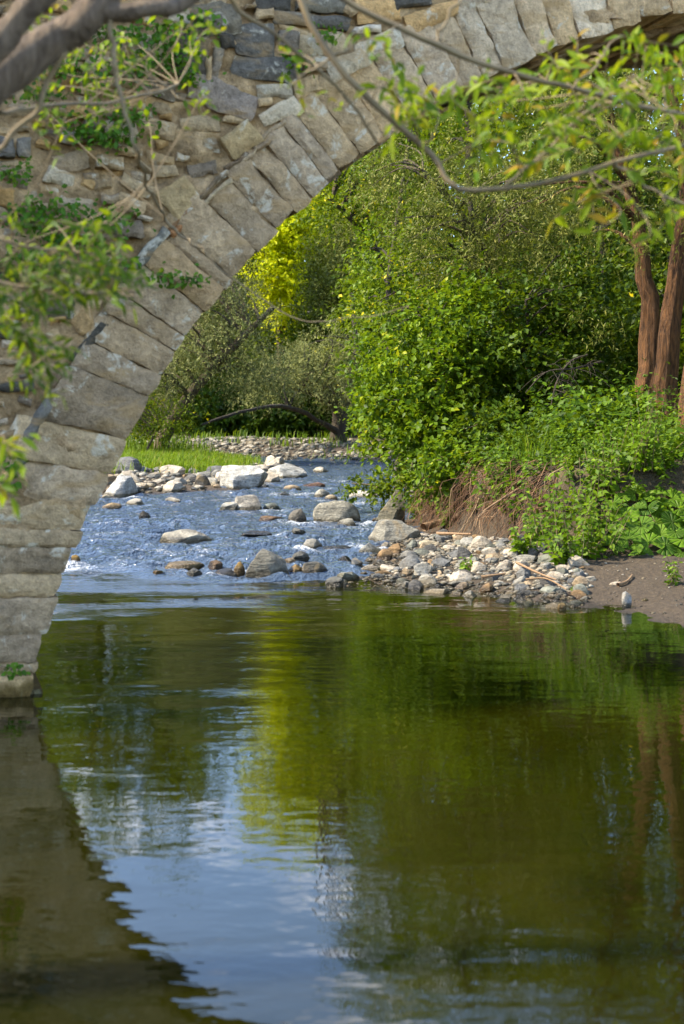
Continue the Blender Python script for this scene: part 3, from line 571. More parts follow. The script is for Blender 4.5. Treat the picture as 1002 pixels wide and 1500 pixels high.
CATS = [('slate grey', (0.20, 0.21, 0.22)), ('pale grey', (0.36, 0.36, 0.34)), ('tan', (0.42, 0.33, 0.23)), ('buff white', (0.54, 0.49, 0.42)), ('dark grey', (0.12, 0.12, 0.12)), ('ochre brown', (0.32, 0.21, 0.11)), ('greenish grey', (0.24, 0.26, 0.23))]
placed = [(a, b2, c_*.5) for a, b2, c_, *_ in STREAM_W]
def cobbles(sample, count, smin, smax, where, group, tries=6000, wts=(5, 5, 3, 3, 2, 1, 4)):
    n = 0
    sizes = sorted([smin*(smax/smin)**(rs.random()**1.5) for _ in range(count)], reverse=True)
    for s in sizes:
        for _ in range(60):
            x, y = sample()
            if all((x-a)**2+(y-b2)**2 > ((s*.46+r_*.9)**2) for a, b2, r_ in placed): break
        else: continue
        placed.append((x, y, s*.5)); cn, cc = rs.choices(CATS, wts)[0]; col = np.array(cc)*rs.uniform(.8, 1.15); hz = s*rs.uniform(.28, .58)
        z = max(gz(x, y), float(zw(y))-.06)
        sz = 'large' if s > .2 else ('small' if s < .11 else 'middling'); mk = rs.randrange(len(COB)); fl = 'flat ' if hz < s*.38 else ('blocky ' if mk % 7 > 3 else 'rounded '); we = poly_sd(np.array([x]), np.array([y]), WATER_EDGE)[0]; zn = 'at the water edge ' if we < .15 else ('in the middle ' if we < .8 else 'on the land side ')
        rock_obj('cobble', COB[mk], x, y, z-.01, s, s*rs.uniform(.6, .95), hz, col, f'{sz} {fl}{cn} cobble {zn}{where}', 'cobble', group, rz=rs.uniform(0, 6.28), sunk=.42, tilt=rs.uniform(-.25, .25)); n += 1
    return n
SPIT = np.array([gp(*p) for p in [(484, 858), (560, 864), (640, 872), (740, 884), (850, 893), (872, 880), (860, 855)]]+[(2.35, 13.9), (2.0, 14.6), (1.6, 15.3), (1.25, 16.2), (.9, 16.6)]+[gp(*p) for p in [(560, 800), (540, 815), (505, 836)]])
def in_poly(poly):
    lo, hi = poly.min(0), poly.max(0)
    def f():
        while True:
            x, y = rs.uniform(lo[0], hi[0]), rs.uniform(lo[1], hi[1])
            if poly_sd(np.array([x]), np.array([y]), poly)[0] < -.02: return x, y
    return f
n1 = cobbles(in_poly(SPIT), 240, .06, .27, 'of the heap below the roots', 'cobbles heaped below the root-hung bank', wts=(5, 5, 4, 5, 2, 1.2, 4))
LBAR = np.array([gp(*p) for p in [(128, 730), (200, 723), (330, 718), (392, 714), (400, 702), (440, 698), (446, 686), (400, 682), (370, 700), (300, 704), (180, 706)]])
n2 = cobbles(in_poly(LBAR), 80, .14, .55, 'of the rim of the grassy bar', 'cobbles edging the grassy bar', wts=(3, 6, 2, 6, 1, .6, 3))
print('cobbles', n1, n2)
# gravel too small to pick apart
def gravel(name, sample, count, smin, smax):
    mb = MB(); V0 = [rock_shape(900+k, .5, 1) for k in range(8)]
    P = np.array([sample() for _ in range(count)]); z = np.maximum(ground_z(P[:, 0], P[:, 1])[0], zw(P[:, 1])-.03)
    for k in range(count):
        s = smin*(smax/smin)**(rs.random()**2)/2; V, F = V0[k % 8]; a = rs.uniform(0, 6.28); ca, sa = math.cos(a), math.sin(a)
        v = V*[s, s*.8, s*.5]; v = np.c_[v[:, 0]*ca-v[:, 1]*sa, v[:, 0]*sa+v[:, 1]*ca, v[:, 2]]
        mb.add(v+[P[k, 0], P[k, 1], z[k]+s*.15], F, rs.random())
    o = mb.build(name, M['gravel'], smooth=False); return o
tag(gravel('gravel', in_poly(SPIT), 3200, .025, .095), 'fine gravel packed between the cobbles below the root-hung bank', 'gravel', kind='stuff')
LB2 = np.array([gp(*p) for p in [(100, 728), (200, 723), (330, 718), (392, 714), (400, 700), (446, 692), (446, 686), (400, 680), (300, 677), (120, 677)]])
tag(gravel('gravel', in_poly(LB2), 2200, .05, .22), 'pale shingle of the grassy bar', 'gravel', kind='stuff')
FARB = np.array([(-7, 35.2), (-2, 35.0), (.2, 34.6), (1.3, 34.4), (1.2, 40), (-1, 44), (-6, 45)])
tag(gravel('gravel', in_poly(FARB), 3600, .06, .24), 'grey shingle bank at the river bend', 'gravel', kind='stuff')
RIGHTF = np.array([(1.0, 22), (1.6, 22), (1.9, 33), (1.2, 34), (1.1, 28)])
tag(gravel('gravel', in_poly(RIGHTF), 160, .1, .4), 'stones at the foot of the far leafy bank', 'gravel', kind='stuff')
# stones and sticks on the mud
def mud_stone(px, py, wd, ht, col, lab, ang=.6):
    x, y, z = ray_ground(px, py); s = y/FPX; rock_obj('mud_stone', rock_mesh('mud_stone', int(px), ang, 3), x, y, z-.01, wd*s, wd*s*.7, ht*s, col, lab, 'stone', sunk=.2)
mud_stone(918, 892, 15, 27, (0.34, 0.36, 0.38), 'upright pointed blue grey stone standing in the mud at the water edge')
mud_stone(903, 857, 22, 7, (0.62, 0.56, 0.47), 'small flat white stone lying on the mud beside a stick', .4)
mud_stone(455+368, 893, 13, 12, (0.5, 0.36, 0.14), 'small ochre pebble at the end of the cobble heap', .2)
mud_stone(945, 882, 11, 5, (0.40, 0.33, 0.15), 'tiny yellow brown pebble in the mud', .2)
mud_stone(864, 850, 18, 8, (0.45, 0.42, 0.36), 'pale pebble where mud meets the cobbles', .5)
def stick(path_px, r_px, lab, dz=.02):
    P = []
    for px, py in path_px: x, y, z = ray_ground(px, py); P.append((x, y, z+dz))
    P = np.array(P); c = P[0].copy(); mb = MB(); tube(mb, smooth_path(P-c, 10), r_px*c[1]/FPX, r_px*.5*c[1]/FPX, 6, .25)
    o = mb.build('stick', M['drift'], smooth=True); o.location = c; tag(o, lab, 'stick', 'driftwood sticks along the shore')
mudp = np.array([gp(868, 890), gp(1002, 925), (4.0, 11), (4.2, 13.4), (2.9, 14.0), (2.4, 13.6)])
tag(gravel('litter_gravel', in_poly(mudp), 260, .012, .05), 'scattered small pebbles and crumbs on the bare mud', 'gravel', kind='stuff')
stick([(757, 845), (790, 862), (815, 872)], 2, 'long bare stick lying across the cobbles', .12)
stick([(770, 868), (800, 866), (830, 884)], 1.7, 'bent stick pointing from the cobbles to the water', .10)
stick([(705, 862), (740, 858)], 2.6, 'short broken stick on the cobbles', .10)
stick([(905, 861), (918, 856), (926, 846)], 3, 'short curved stick on the mud')
stick([(620, 782), (650, 776), (672, 770)], 6, 'thick pale driftwood log under the roots', .08)
stick([(640, 790), (690, 792)], 3, 'thin reddish driftwood beside the pale log', .06)

# ------------------------------------------------------------ trees and shrubs
VR = np.random.default_rng(21)
def crown_leaves(mb, crowns, n_clump, twigs, lpt, L, Wd, clump_r, droop=.15, surf=.55, flat=.6, shade=0.0, shape=4, spread=.5):
    vol = np.array([(c[3]*c[4]*c[5])**.8 for c in crowns]); which = VR.choice(len(crowns), n_clump, p=vol/vol.sum()); K = np.array(crowns)[which]
    d = unit(VR.normal(size=(n_clump, 3))); r = (surf+(1-surf)*VR.random(n_clump))*(1+.12*VR.normal(size=n_clump))
    inner = VR.random(n_clump) < .25; r = np.where(inner, VR.random(n_clump)*surf, r)
    cen = K[:, :3]+d*r[:, None]*K[:, 3:6]; outw = unit(d/K[:, 3:6]); ct = VR.normal(size=n_clump)*.16
    tw = np.repeat(np.arange(n_clump), twigs); td = unit(outw[tw]*.55+VR.normal(size=(len(tw), 3))*.6+np.array([0, 0, -droop]))
    tl = clump_r*(.6+.7*VR.random(len(tw))); ts = cen[tw]+VR.normal(size=(len(tw), 3))*clump_r*.25
    lf = np.repeat(np.arange(len(tw)), lpt); s = np.tile((np.arange(lpt)+.5)/lpt, len(tw))+VR.normal(size=len(lf))*.06
    p = ts[lf]+td[lf]*(tl[lf]*s)[:, None]+np.array([0, 0, -1.0])*(droop*.6*tl[lf]*s*s)[:, None]
    ax = unit(td[lf]*(1-spread)+VR.normal(size=(len(lf), 3))*spread+np.array([0, 0, -droop*.5]))
    nr = unit(np.array([0, 0, flat])+outw[tw][lf]*.45+VR.normal(size=(len(lf), 3))*.35)
    tint = np.clip(.45+ct[tw][lf]+VR.normal(size=len(lf))*.2+shade, 0, 1); sc = .7+.55*VR.random(len(lf))
    leaves(mb, p, ax, nr, L*sc, Wd*sc, tint, .18, shape); return cen
def tree(name, label, trunk, r0, crowns, leafm, barkm, n_clump=150, twigs=5, lpt=7, L=.08, Wd=.05, clump_r=.35, droop=.15, group=None, cat='tree', limbs=14, surf=.55, flat=.6, r1=.35, stems=None, shade=0.0, shape=4, spread=.5, sr=None, tk_=1.0):
    trunk = np.array(trunk, float); base = trunk[0].copy(); base[2] = gz(base[0], base[1])-.03; root = empty(name, base, label, cat, group)
    mb = MB(); cen = crown_leaves(mb, [(c[0]-base[0], c[1]-base[1], c[2]-base[2], *c[3:]) for c in crowns], n_clump, twigs, lpt, L, Wd, clump_r, droop, surf, flat, shade, shape, spread)
    mb.build('crown', M[leafm], root)
    tb = MB(); allst = [trunk]+[np.array(q, float) for q in (stems or [])]; samp = []
    for k, st in enumerate(allst):
        P = smooth_path(st-base, 16); P[1:-1] += VR.normal(size=(14, 3))*r0*.07; rr = r0*(1 if k == 0 else (.8 if sr is None else sr[k-1]))*np.linspace(1, r1, 16); rr = rr*tk_; rr[0] *= 1.35; rr[1] *= 1.12
        if k == 0: P[0, 2] = -.05
        tube(tb, P, rr, None, 28 if r0 > .2 else 10, .22, seed=k*7+r0, fur=.3 if r0 > .2 else 0); samp += [(P[i], rr[i]) for i in range(5, 16)]
    SP = np.array([q[0] for q in samp]); SR = np.array([q[1] for q in samp])
    for c in cen[VR.permutation(len(cen))[:limbs]]:
        i = np.argmin(np.linalg.norm(SP-c, axis=1)+np.maximum(0, SP[:, 2]-c[2])*1.5); a = SP[i]; mid = (a+c)/2+VR.normal(size=3)*.08*np.linalg.norm(c-a)+[0, 0, .16*np.linalg.norm(c-a)]
        tube(tb, smooth_path([a, mid, c], 8), min(SR[i]*.6, .02+.02*np.linalg.norm(c-a)), .006, 5, .15)
    tb.build('trunk', M[barkm], root, smooth=True); return root
def E_(px, py, Y, rx, ry, rdep): x, y, z = PX(px, py, Y); s = Y/FPX; return (x, y, z, rx*s, rdep, ry*s)
def T_(*pts): return [PX(*p) for p in pts]
GR_ = 'trees and shrubs along the root-hung bank'; GL_ = 'trees beyond the grassy bar'; GF_ = 'trees closing the valley'
# right bank, near to far
tree('willow_tree', 'big willow with red brown furrowed trunks rising from the bank', T_((978, 645, 17), (976, 540, 17), (990, 400, 17), (1005, 250, 17.2), (970, 60, 17.5)), .202,
     [E_(900, 210, 17.2, 150, 170, 1.3), E_(800, 330, 17.5, 120, 80, .9), E_(1040, 150, 16.8, 140, 210, 1.5), E_(840, 60, 17.6, 190, 170, 1.7), E_(700, 260, 18.2, 110, 80, 1.1), E_(940, -180, 17.5, 190, 200, 1.9), E_(885, 470, 16.9, 62, 62, .45), E_(960, 350, 16.3, 60, 40, .4)], 'willow', 'red_bark', 640, 6, 9, .062, .015, .34, .3, limbs=24, r1=.2, tk_=.84,
     stems=[T_((1008, 690, 15.8), (1014, 560, 15.9), (1040, 400, 16), (1060, 200, 16), (1070, -60, 16.3)), T_((946, 610, 17.8), (952, 480, 17.8), (936, 350, 17.8), (890, 150, 17.8), (850, 20, 17.8))])
tree('hazel_shrub', 'spreading bright green hazel shrub leaning out over the layered rock', T_((690, 690, 18.6), (655, 600, 18.5), (625, 500, 18.5)), .05,
     [E_(612, 560, 18.6, 88, 110, .9), E_(680, 500, 18.9, 90, 100, .9), E_(645, 640, 18.3, 62, 70, .6), E_(560, 590, 19.5, 46, 70, .6), E_(700, 655, 17.7, 75, 42, .5), E_(620, 690, 18, 40, 36, .4)], 'hazel', 'dark_bark', 420, 5, 7, .085, .062, .30, .12, GR_, 'shrub', 26, flat=.9)
tree('hazel_shrub', 'dark leaved hazel shrub growing between the bright hazel and the willow trunks', T_((800, 680, 18.8), (780, 560, 18.7), (770, 440, 18.6)), .05,
     [E_(760, 520, 18.6, 90, 110, .8), E_(830, 470, 19.2, 90, 100, .8), E_(740, 610, 18.4, 80, 60, .6)], 'deep', 'dark_bark', 290, 5, 7, .08, .058, .30, .12, GR_, 'shrub', 30, flat=.9)
tree('alder_tree', 'tall leafy alder standing behind the bright hazel shrub', T_((720, 670, 22), (700, 500, 22), (690, 300, 22), (680, 60, 22)), .10,
     [E_(640, 400, 21.5, 110, 90, 1.2), E_(700, 300, 22.5, 130, 110, 1.5), E_(560, 450, 22.5, 56, 80, 1.0), E_(680, 80, 22.5, 150, 150, 1.7)], 'mid', 'dark_bark', 420, 5, 7, .075, .05, .36, .15, GR_, 'tree', 40)
tree('willow_tree', 'grey green willow with fine narrow leaves leaning above the hazel', T_((820, 660, 21), (760, 500, 20.6), (700, 350, 20.3), (620, 250, 20)), .09,
     [E_(640, 300, 20, 110, 70, .9), E_(730, 370, 19.8, 120, 60, .8), E_(570, 250, 20.5, 60, 50, .8), E_(790, 290, 20, 90, 80, .9)], 'willow', 'bark', 420, 6, 9, .062, .015, .34, .25, GR_, 'tree', 40)
tree('alder_tree', 'leafy alder further up the bank behind the hazel, stems at the water', T_((590, 690, 26), (575, 580, 26), (570, 420, 26), (600, 200, 26)), .09,
     [E_(560, 600, 26, 44, 74, .9), E_(585, 500, 26.5, 66, 80, 1.2), E_(560, 400, 27, 60, 70, 1.2), E_(610, 220, 27, 90, 130, 1.6)], 'hazel', 'dark_bark', 300, 5, 7, .085, .06, .34, .12, GR_, 'tree', 26)
tree('ash_tree', 'ash with bright leaves and yellow tips arching high behind the bridge', T_((640, 660, 31), (600, 480, 31), (540, 350, 30), (470, 280, 29)), .13,
     [E_(515, 300, 29, 62, 44, 1.3), E_(470, 300, 29, 34, 26, .8), E_(570, 270, 30, 76, 60, 1.5), E_(590, 190, 30, 90, 80, 1.7), E_(575, 30, 30, 85, 130, 1.8)], 'mid', 'bark', 480, 5, 8, .10, .05, .42, .2, GR_, 'tree', 34, shade=.12)
for k, (px, py, Y, rx, ry, h2, lm, lab) in enumerate([
    (880, 420, 24, 150, 200, 1.8, 'deep', 'dark dense tree filling the gap behind the willow trunks'), (980, 480, 21, 110, 160, 1.4, 'deep', 'dark bushy tree close behind the red brown trunks'),
    (760, 470, 26, 140, 170, 1.8, 'deep', 'dark dense tree behind the dark leaved hazel'), (800, 180, 27, 170, 150, 2.2, 'mid', 'tall green tree rising over the alders'), (660, 500, 31, 110, 150, 2.0, 'mid', 'middle sized green tree up the bank behind the alders'),
    (930, 120, 25, 170, 190, 2.2, 'deep', 'tall dark tree under the bridge crown'), (1130, 380, 18.5, 130, 230, 1.5, 'mid', 'green tree just beyond the big willow trunks'), (700, 130, 30, 140, 130, 2.2, 'willow', 'tall grey green tree behind the first alder'), (860, 120, 32, 150, 140, 2.2, 'mid', 'tall pale green tree far behind the willow crown')]):
    gx_, gy_, gz_ = PX(px, py, Y)
    tree('bank_tree', lab, [(gx_+.4, Y+.4, gz(gx_+.4, Y+.4)), (gx_+.2, Y+.2, gz_*.6), (gx_, Y, gz_+1)], .10, [E_(px, py, Y, rx, ry, h2), E_(px+30, py-ry*.7, Y+.6, rx*.7, ry*.6, h2*.8), E_(px-40, py+ry*.4, Y, rx*.7, ry*.5, h2*.8)], lm, 'dark_bark', 260, 5, 7, .11, .075, .48, .15, GR_, 'tree', 16)
for px, py, Y, rx, ry, dp, lm, n_, L_, W_, lab in [(862, 690, 15.7, 62, 66, .5, 'herb', 130, .085, .055, 'bushy bright green bramble on the bank in front of the willow trunks'), (905, 622, 16.3, 56, 46, .5, 'herb', 100, .085, .055, 'leafy bramble around the foot of the willow trunks'),
    (670, 690, 16.9, 66, 34, .4, 'hazel', 90, .08, .055, 'low hazel seedling bush on the lip over the roots'), (775, 668, 16.6, 60, 40, .5, 'deep', 100, .08, .055, 'dark low bush in the hollow behind the roots'), (835, 768, 14.9, 44, 42, .3, 'herb', 80, .08, .05, 'bramble spilling down the bank to the stones'),
    (965, 690, 15.0, 66, 34, .35, 'herb', 90, .085, .055, 'bramble patch above the big round leaves'), (775, 735, 15.5, 46, 36, .3, 'herb', 70, .08, .05, 'bramble hanging over the bare soil beside the roots'), (905, 740, 15.0, 40, 36, .3, 'herb', 60, .08, .05, 'bramble between the nettles and the big round leaves'), (720, 630, 17.3, 50, 40, .5, 'deep', 80, .08, .055, 'dark young hazel between the bright hazel and the hollow')]:
    gx_, gy_, gz_ = PX(px, py, Y); g0 = gz(gx_, Y+.1)
    tree('bank_bush', lab, [(gx_, Y+.1, g0), (gx_, Y+.05, (g0+gz_)/2), (gx_, Y, max(gz_, g0+.15))], .012, [E_(px, py, Y, rx, ry, dp)], lm, 'twig', n_, 4, 6, L_, W_, .16, .2, 'low bushes on the bank', 'bush', 14, flat=.8, surf=.4)
# leafy twig reaching over the stream
tree('leafy_sapling', 'small leafy branch reaching low over the stream from the bank', T_((625, 745, 20.5), (590, 728, 20.3), (550, 712, 20), (515, 708, 20)), .018,
     [E_(548, 713, 20, 42, 16, .35), E_(515, 712, 20, 18, 12, .2), E_(590, 712, 20.2, 30, 24, .3)], 'mid', 'twig', 40, 4, 6, .075, .04, .16, .1, GR_, 'sapling', 12)
# left side beyond the bar
tree('silver_willow', 'large silvery willow with fine foliage leaning over the grassy bar', T_((232, 655, 33), (262, 600, 33), (310, 540, 33), (360, 490, 33), (400, 450, 33)), .16,
     [E_(310, 480, 33, 90, 76, 1.5), E_(250, 530, 32.5, 70, 60, 1.3), E_(335, 440, 33.5, 48, 56, 1.2), E_(370, 540, 33, 60, 46, 1.0), E_(285, 390, 34, 70, 60, 1.6)], 'silver', 'bark', 620, 6, 9, .085, .020, .42, .3, GL_, 'tree', 46)
tree('silver_willow', 'bent old willow whose boughs sweep low across the river bend', T_((496, 640, 40), (494, 600, 40), (470, 580, 39.5), (430, 565, 39), (390, 555, 38)), .20,
     [E_(430, 545, 38.5, 62, 36, 1.3), E_(470, 520, 39.5, 54, 46, 1.4), E_(385, 560, 38, 50, 30, 1.0), E_(500, 575, 39, 36, 34, 1.0)], 'silver', 'dark_bark', 300, 6, 9, .095, .022, .42, .3, GL_, 'tree', 46, stems=[T_((498, 640, 40.2), (505, 590, 40.2), (520, 520, 40.4), (515, 430, 40.5)), T_((490, 630, 39.8), (440, 602, 38), (390, 596, 36), (330, 610, 34), (296, 622, 33))], sr=[.8, .35])
tree('osier_shrub', 'low tangled osier bush at the back of the grassy bar', T_((215, 660, 31.5), (230, 630, 31.5), (250, 600, 31.5)), .03, [E_(240, 615, 31.5, 46, 28, .8), E_(195, 600, 31.8, 50, 44, .9)], 'mid', 'bark', 120, 5, 7, .08, .03, .3, .2, GL_, 'shrub', 40)
tree('yellow_tree', 'tall bright yellow green tree in full sun at the valley bend', T_((415, 640, 55), (412, 500, 55), (425, 350, 55), (440, 200, 55)), .22,
     [E_(412, 430, 54, 40, 60, 1.3), E_(405, 380, 54, 46, 56, 1.6), E_(400, 320, 55, 60, 70, 2.0), E_(465, 230, 55, 75, 110, 2.0), E_(440, 160, 55, 90, 80, 2.2)], 'yellow', 'bark', 900, 6, 8, .16, .10, .55, .15, GF_, 'tree', 30, shade=.14)
for k, (px, py, Y, rx, ry, h2, lm, lab) in enumerate([
    (485, 480, 50, 46, 66, 1.8, 'mid', 'round green tree beside the yellow tree'), (510, 400, 47, 60, 80, 2.0, 'willow', 'pale grey green willow above the river bend'), (440, 590, 46, 70, 40, 1.6, 'deep', 'dark thicket behind the bent willow'),
    (340, 600, 48, 80, 46, 2.0, 'deep', 'dark hedge like tree behind the grassy bar'), (560, 480, 44, 60, 110, 2.0, 'mid', 'green tree on the bend behind the alder stems'), (260, 560, 50, 100, 90, 2.4, 'mid', 'green tree behind the large silvery willow'), (325, 390, 49, 50, 110, 1.8, 'willow', 'far grey green tree beside the yellow tree'), (140, 310, 46, 90, 190, 2.4, 'mid', 'tall green tree on the slope beyond the bridge leg'), (245, 320, 46, 85, 185, 2.4, 'mid', 'tall green tree rising behind the large silvery willow'), (590, 300, 56, 70, 120, 2.4, 'willow', 'far tall willow between the yellow tree and the slope'), (490, 350, 62, 60, 90, 2.4, 'mid', 'farthest green tree behind the yellow tree'),
    (380, 520, 60, 60, 70, 2.2, 'mid', 'green tree below the yellow tree'), (500, 560, 55, 70, 60, 2.0, 'mid', 'low green tree at the far end of the river'), (585, 300, 50, 80, 120, 2.4, 'mid', 'tall green tree far up the right slope')]):
    gx_, gy_, gz_ = PX(px, py, Y)
    tree('valley_tree', lab, [(gx_, Y, gz(gx_, Y)), (gx_+.2, Y, gz_*.6), (gx_, Y, gz_+1)], .16, [E_(px, py, Y, rx, ry, h2), E_(px+20, py-ry*.6, Y+.6, rx*.75, ry*.6, h2*.8), E_(px-25, py+ry*.4, Y-.3, rx*.8, ry*.5, h2*.8)], lm, 'dark_bark', 340, 5, 8, .17, .095 if lm != 'willow' else .045, .6, .15, GF_, 'tree', 16)
# wood on the slopes behind, one mass
mb = MB(); cr = []
for k in range(150):
    if k < 55: x_, y_ = VR.uniform(7, 40), VR.uniform(14, 75)
    elif k < 105: x_, y_ = VR.uniform(-45, -17), VR.uniform(30, 85)
    else: x_, y_ = VR.uniform(-30, 30), VR.uniform(62, 95)
    hgt_ = VR.uniform(5, 9) if k < 105 else VR.uniform(9, 13); g0 = gz(x_, y_); cr.append((x_, y_, g0+hgt_*.55, hgt_*.38, hgt_*.38, hgt_*.5))
crown_leaves(mb, cr, 6500, 5, 5, .36, .24, .95, .15, .6)
tag(mb.build('distant_wood', M['mid']), 'mixed green wood covering the slopes behind the river', 'wood', kind='stuff')

# ------------------------------------------------------------ grass, herbs and roots
def blades(mb, P, h, wd, lean=.5, tint0=.5):
    n = len(P); h = h*(.6+.7*VR.random(n)); a = VR.uniform(0, 6.28, n); dx = np.stack([np.cos(a), np.sin(a), 0*a], 1); sd = np.stack([-np.sin(a), np.cos(a), 0*a], 1)*wd
    le = lean*(.3+VR.random(n)); up = np.array([0, 0, 1.0]); m = P+up*h[:, None]*.6+dx*(h*le*.3)[:, None]; tp = P+up*(h*(1-.35*le))[:, None]+dx*(h*le)[:, None]
    V = np.stack([P-sd, P+sd, m+sd*.8, m-sd*.8, tp], 1).reshape(-1, 3); k = np.arange(n)[:, None]*5; tint = np.clip(tint0+VR.normal(size=n)*.22, 0, 1)
    mb.add(V, np.concatenate([k+[0, 1, 2], k+[0, 2, 3], k+[3, 2, 4]], 1).reshape(-1, 3), np.repeat(tint, 3))
def on_ground(P): P = np.array(P); return np.c_[P, ground_z(P[:, 0], P[:, 1])[0]-.01]
def tufts(sample, nt, per, r): 
    o = []
    for _ in range(nt):
        x, y = sample(); o += [(x+VR.normal()*r, y+VR.normal()*r) for _ in range(per)]
    return on_ground(o)
GB = np.array([gp(*p) for p in [(120, 712), (230, 708), (330, 704), (368, 694), (375, 684), (250, 680), (120, 682)]])
mb = MB(); blades(mb, tufts(in_poly(GB), 420, 24, .16), .24, .008, .5, .62)
GB2 = np.array([(-12, 31), (-5, 31.5), (-3.4, 33), (-3.0, 34.2), (-12, 35.4)])
blades(mb, tufts(in_poly(GB2), 260, 20, .25), .5, .012, .5, .45)
blades(mb, tufts(in_poly(FARB), 50, 14, .2), .3, .014, .5, .35)
tag(mb.build('grass', M['grass']), 'bright fresh grass growing on the shingle bar', 'grass', kind='stuff')
def on_bank(tmin, tmax, ymin, ymax, xmax=9):
    def f():
        while True:
            x, y = VR.uniform(.6, xmax), VR.uniform(ymin, ymax); t_ = -poly_sd(np.array([x]), np.array([y]), TOE)[0]
            if tmin < t_ < tmax: return x, y
    return f
mb = MB(); blades(mb, tufts(on_bank(.45, 2.6, 12.5, 20, 6), 110, 30, .11), .40, .006, .95, .38)
blades(mb, tufts(on_bank(.3, 2.0, 20, 36, 4), 220, 22, .2), .4, .009, .8, .4)
tag(mb.build('grass', M['grass']), 'long drooping grass on top of the root-hung bank', 'grass', kind='stuff')
def herb_plant(mb, sb, base, h, n_st, spread, L, Wd, pairs=7, lean=(0, 0), t0=.5):
    P, A, Nn, S = [], [], [], []
    for _ in range(n_st):
        d = np.array([VR.normal()*spread+lean[0], VR.normal()*spread+lean[1], 1.0]); hh = h*VR.uniform(.6, 1.1); b0 = base+np.array([VR.normal()*spread*.35*h, VR.normal()*spread*.35*h, 0]); top = b0+unit(d)*hh
        if sb is not None: tube(sb, smooth_path([b0, (b0+top)/2+VR.normal(size=3)*.02, top], 5), .005, .002, 4, cap=False)
        for q in range(pairs):
            s = (q+.8)/(pairs+.2); p = b0+(top-b0)*s; a = VR.uniform(0, 6.28)
            for sg in (0, math.pi): P.append(p); A.append([math.cos(a+sg), math.sin(a+sg), VR.uniform(-.9, .1)]); S.append(1.15-.55*s); Nn.append([VR.normal()*.5-.2, VR.normal()*.5-.5, .8])
    n = len(P); S = np.array(S)*(.8+.4*VR.random(n)); leaves(mb, np.array(P), np.array(A), np.array(Nn), L*S, Wd*S, np.clip(t0+VR.normal(size=n)*.2, 0, 1), .12, 4)
mb = MB(); f = on_bank(.25, 3.2, 11.5, 20, 8.5)
for _ in range(1300):
    x, y = f(); pt = float(fbm(x*.9, y*.9, 31, 3)); big = float(vnoise(x*1.1, y*1.1, 77)) > .1; herb_plant(mb, None, np.array([x, y, gz(x, y)]), VR.uniform(.2, .75)*(.45+.9*abs(math.sin(x*2.3+y*1.7))), 3, .3, .12 if big else .07, .075 if big else .026, 6, (0, 0), .36+.75*pt)
f = on_bank(.12, .5, 13.5, 19.5, 5)
for _ in range(70):
    x, y = f(); herb_plant(mb, None, np.array([x, y, gz(x, y)]), VR.uniform(.2, .5), 3, .3, .085, .05, 6, (-.5, -.6))
f = on_bank(.25, 2.5, 20, 36, 4)
for _ in range(260):
    x, y = f(); herb_plant(mb, None, np.array([x, y, gz(x, y)]), VR.uniform(.3, .6), 3, .28, .11, .055, 5)
for _ in range(900):
    x, y = VR.uniform(-26, -6.2), VR.uniform(9, 50); d_ = ground_z(np.array([x]), np.array([y])); 
    if d_[1][0] > .6: herb_plant(mb, None, np.array([x, y, d_[0][0]]), VR.uniform(.4, .9), 4, .4, .22, .12, 5, (0, 0), .4)
f = on_bank(3.0, 12, 8, 36, 16)
for _ in range(500):
    x, y = f(); herb_plant(mb, None, np.array([x, y, gz(x, y)]), VR.uniform(.4, .9), 4, .4, .2, .11, 5, (0, 0), .35)
tag(mb.build('undergrowth', M['herb']), 'dense nettles and low herbs covering the bank under the trees', 'undergrowth', kind='stuff')
HP = [(828, 826, .62, 14, .3, 'nettle clump reaching down to the stones'), (868, 818, .6, 13, .3, 'nettle clump at the corner of the bare mud'), (885, 800, .7, 12, .3, 'nettle clump pressed against the big round leaves'), (660, 770, .35, 8, .4, 'herb clump rooted beside the pale driftwood log'), (800, 800, .75, 16, .30, 'leafy nettle clump hanging down the bank in front of the roots'), (850, 790, .85, 16, .26, 'tall nettle clump between the roots and the big round leaves'), (770, 815, .4, 9, .35, 'low nettle clump touching the cobbles'),
      (685, 838, .16, 6, .5, 'small green plant growing among the cobbles'), (985, 858, .26, 8, .35, 'small leafy plant growing alone on the bare mud'), (845, 866, .06, 3, .4, 'tiny seedling at the edge of the mud'), (890, 745, .8, 14, .3, 'nettle clump above the big round leaves'),
      (940, 690, .8, 14, .3, 'nettle clump at the foot of the willow trunks'), (640, 735, .5, 10, .4, 'herb clump on the lip of the bank above the pale log'), (610, 760, .4, 8, .4, 'trailing herb clump beside the layered rock'), (730, 720, .5, 10, .4, 'herb clump on the lip of the bank over the roots')]
for px, py, h, ns, sp_, lab in HP:
    x, y, z = ray_ground(px, py); root = empty('wild_plant', (x, y, z-.01), lab, 'plant', 'wild plants on the bank and shore'); mb, sb = MB(), MB()
    herb_plant(mb, sb, np.zeros(3), h, ns, sp_, .10 if h > .3 else .07, .05 if h > .3 else .03, 8 if h > .3 else 5, (0, -.25))
    mb.build('foliage', M['herb'], root); sb.build('stem', M['twig'], root)
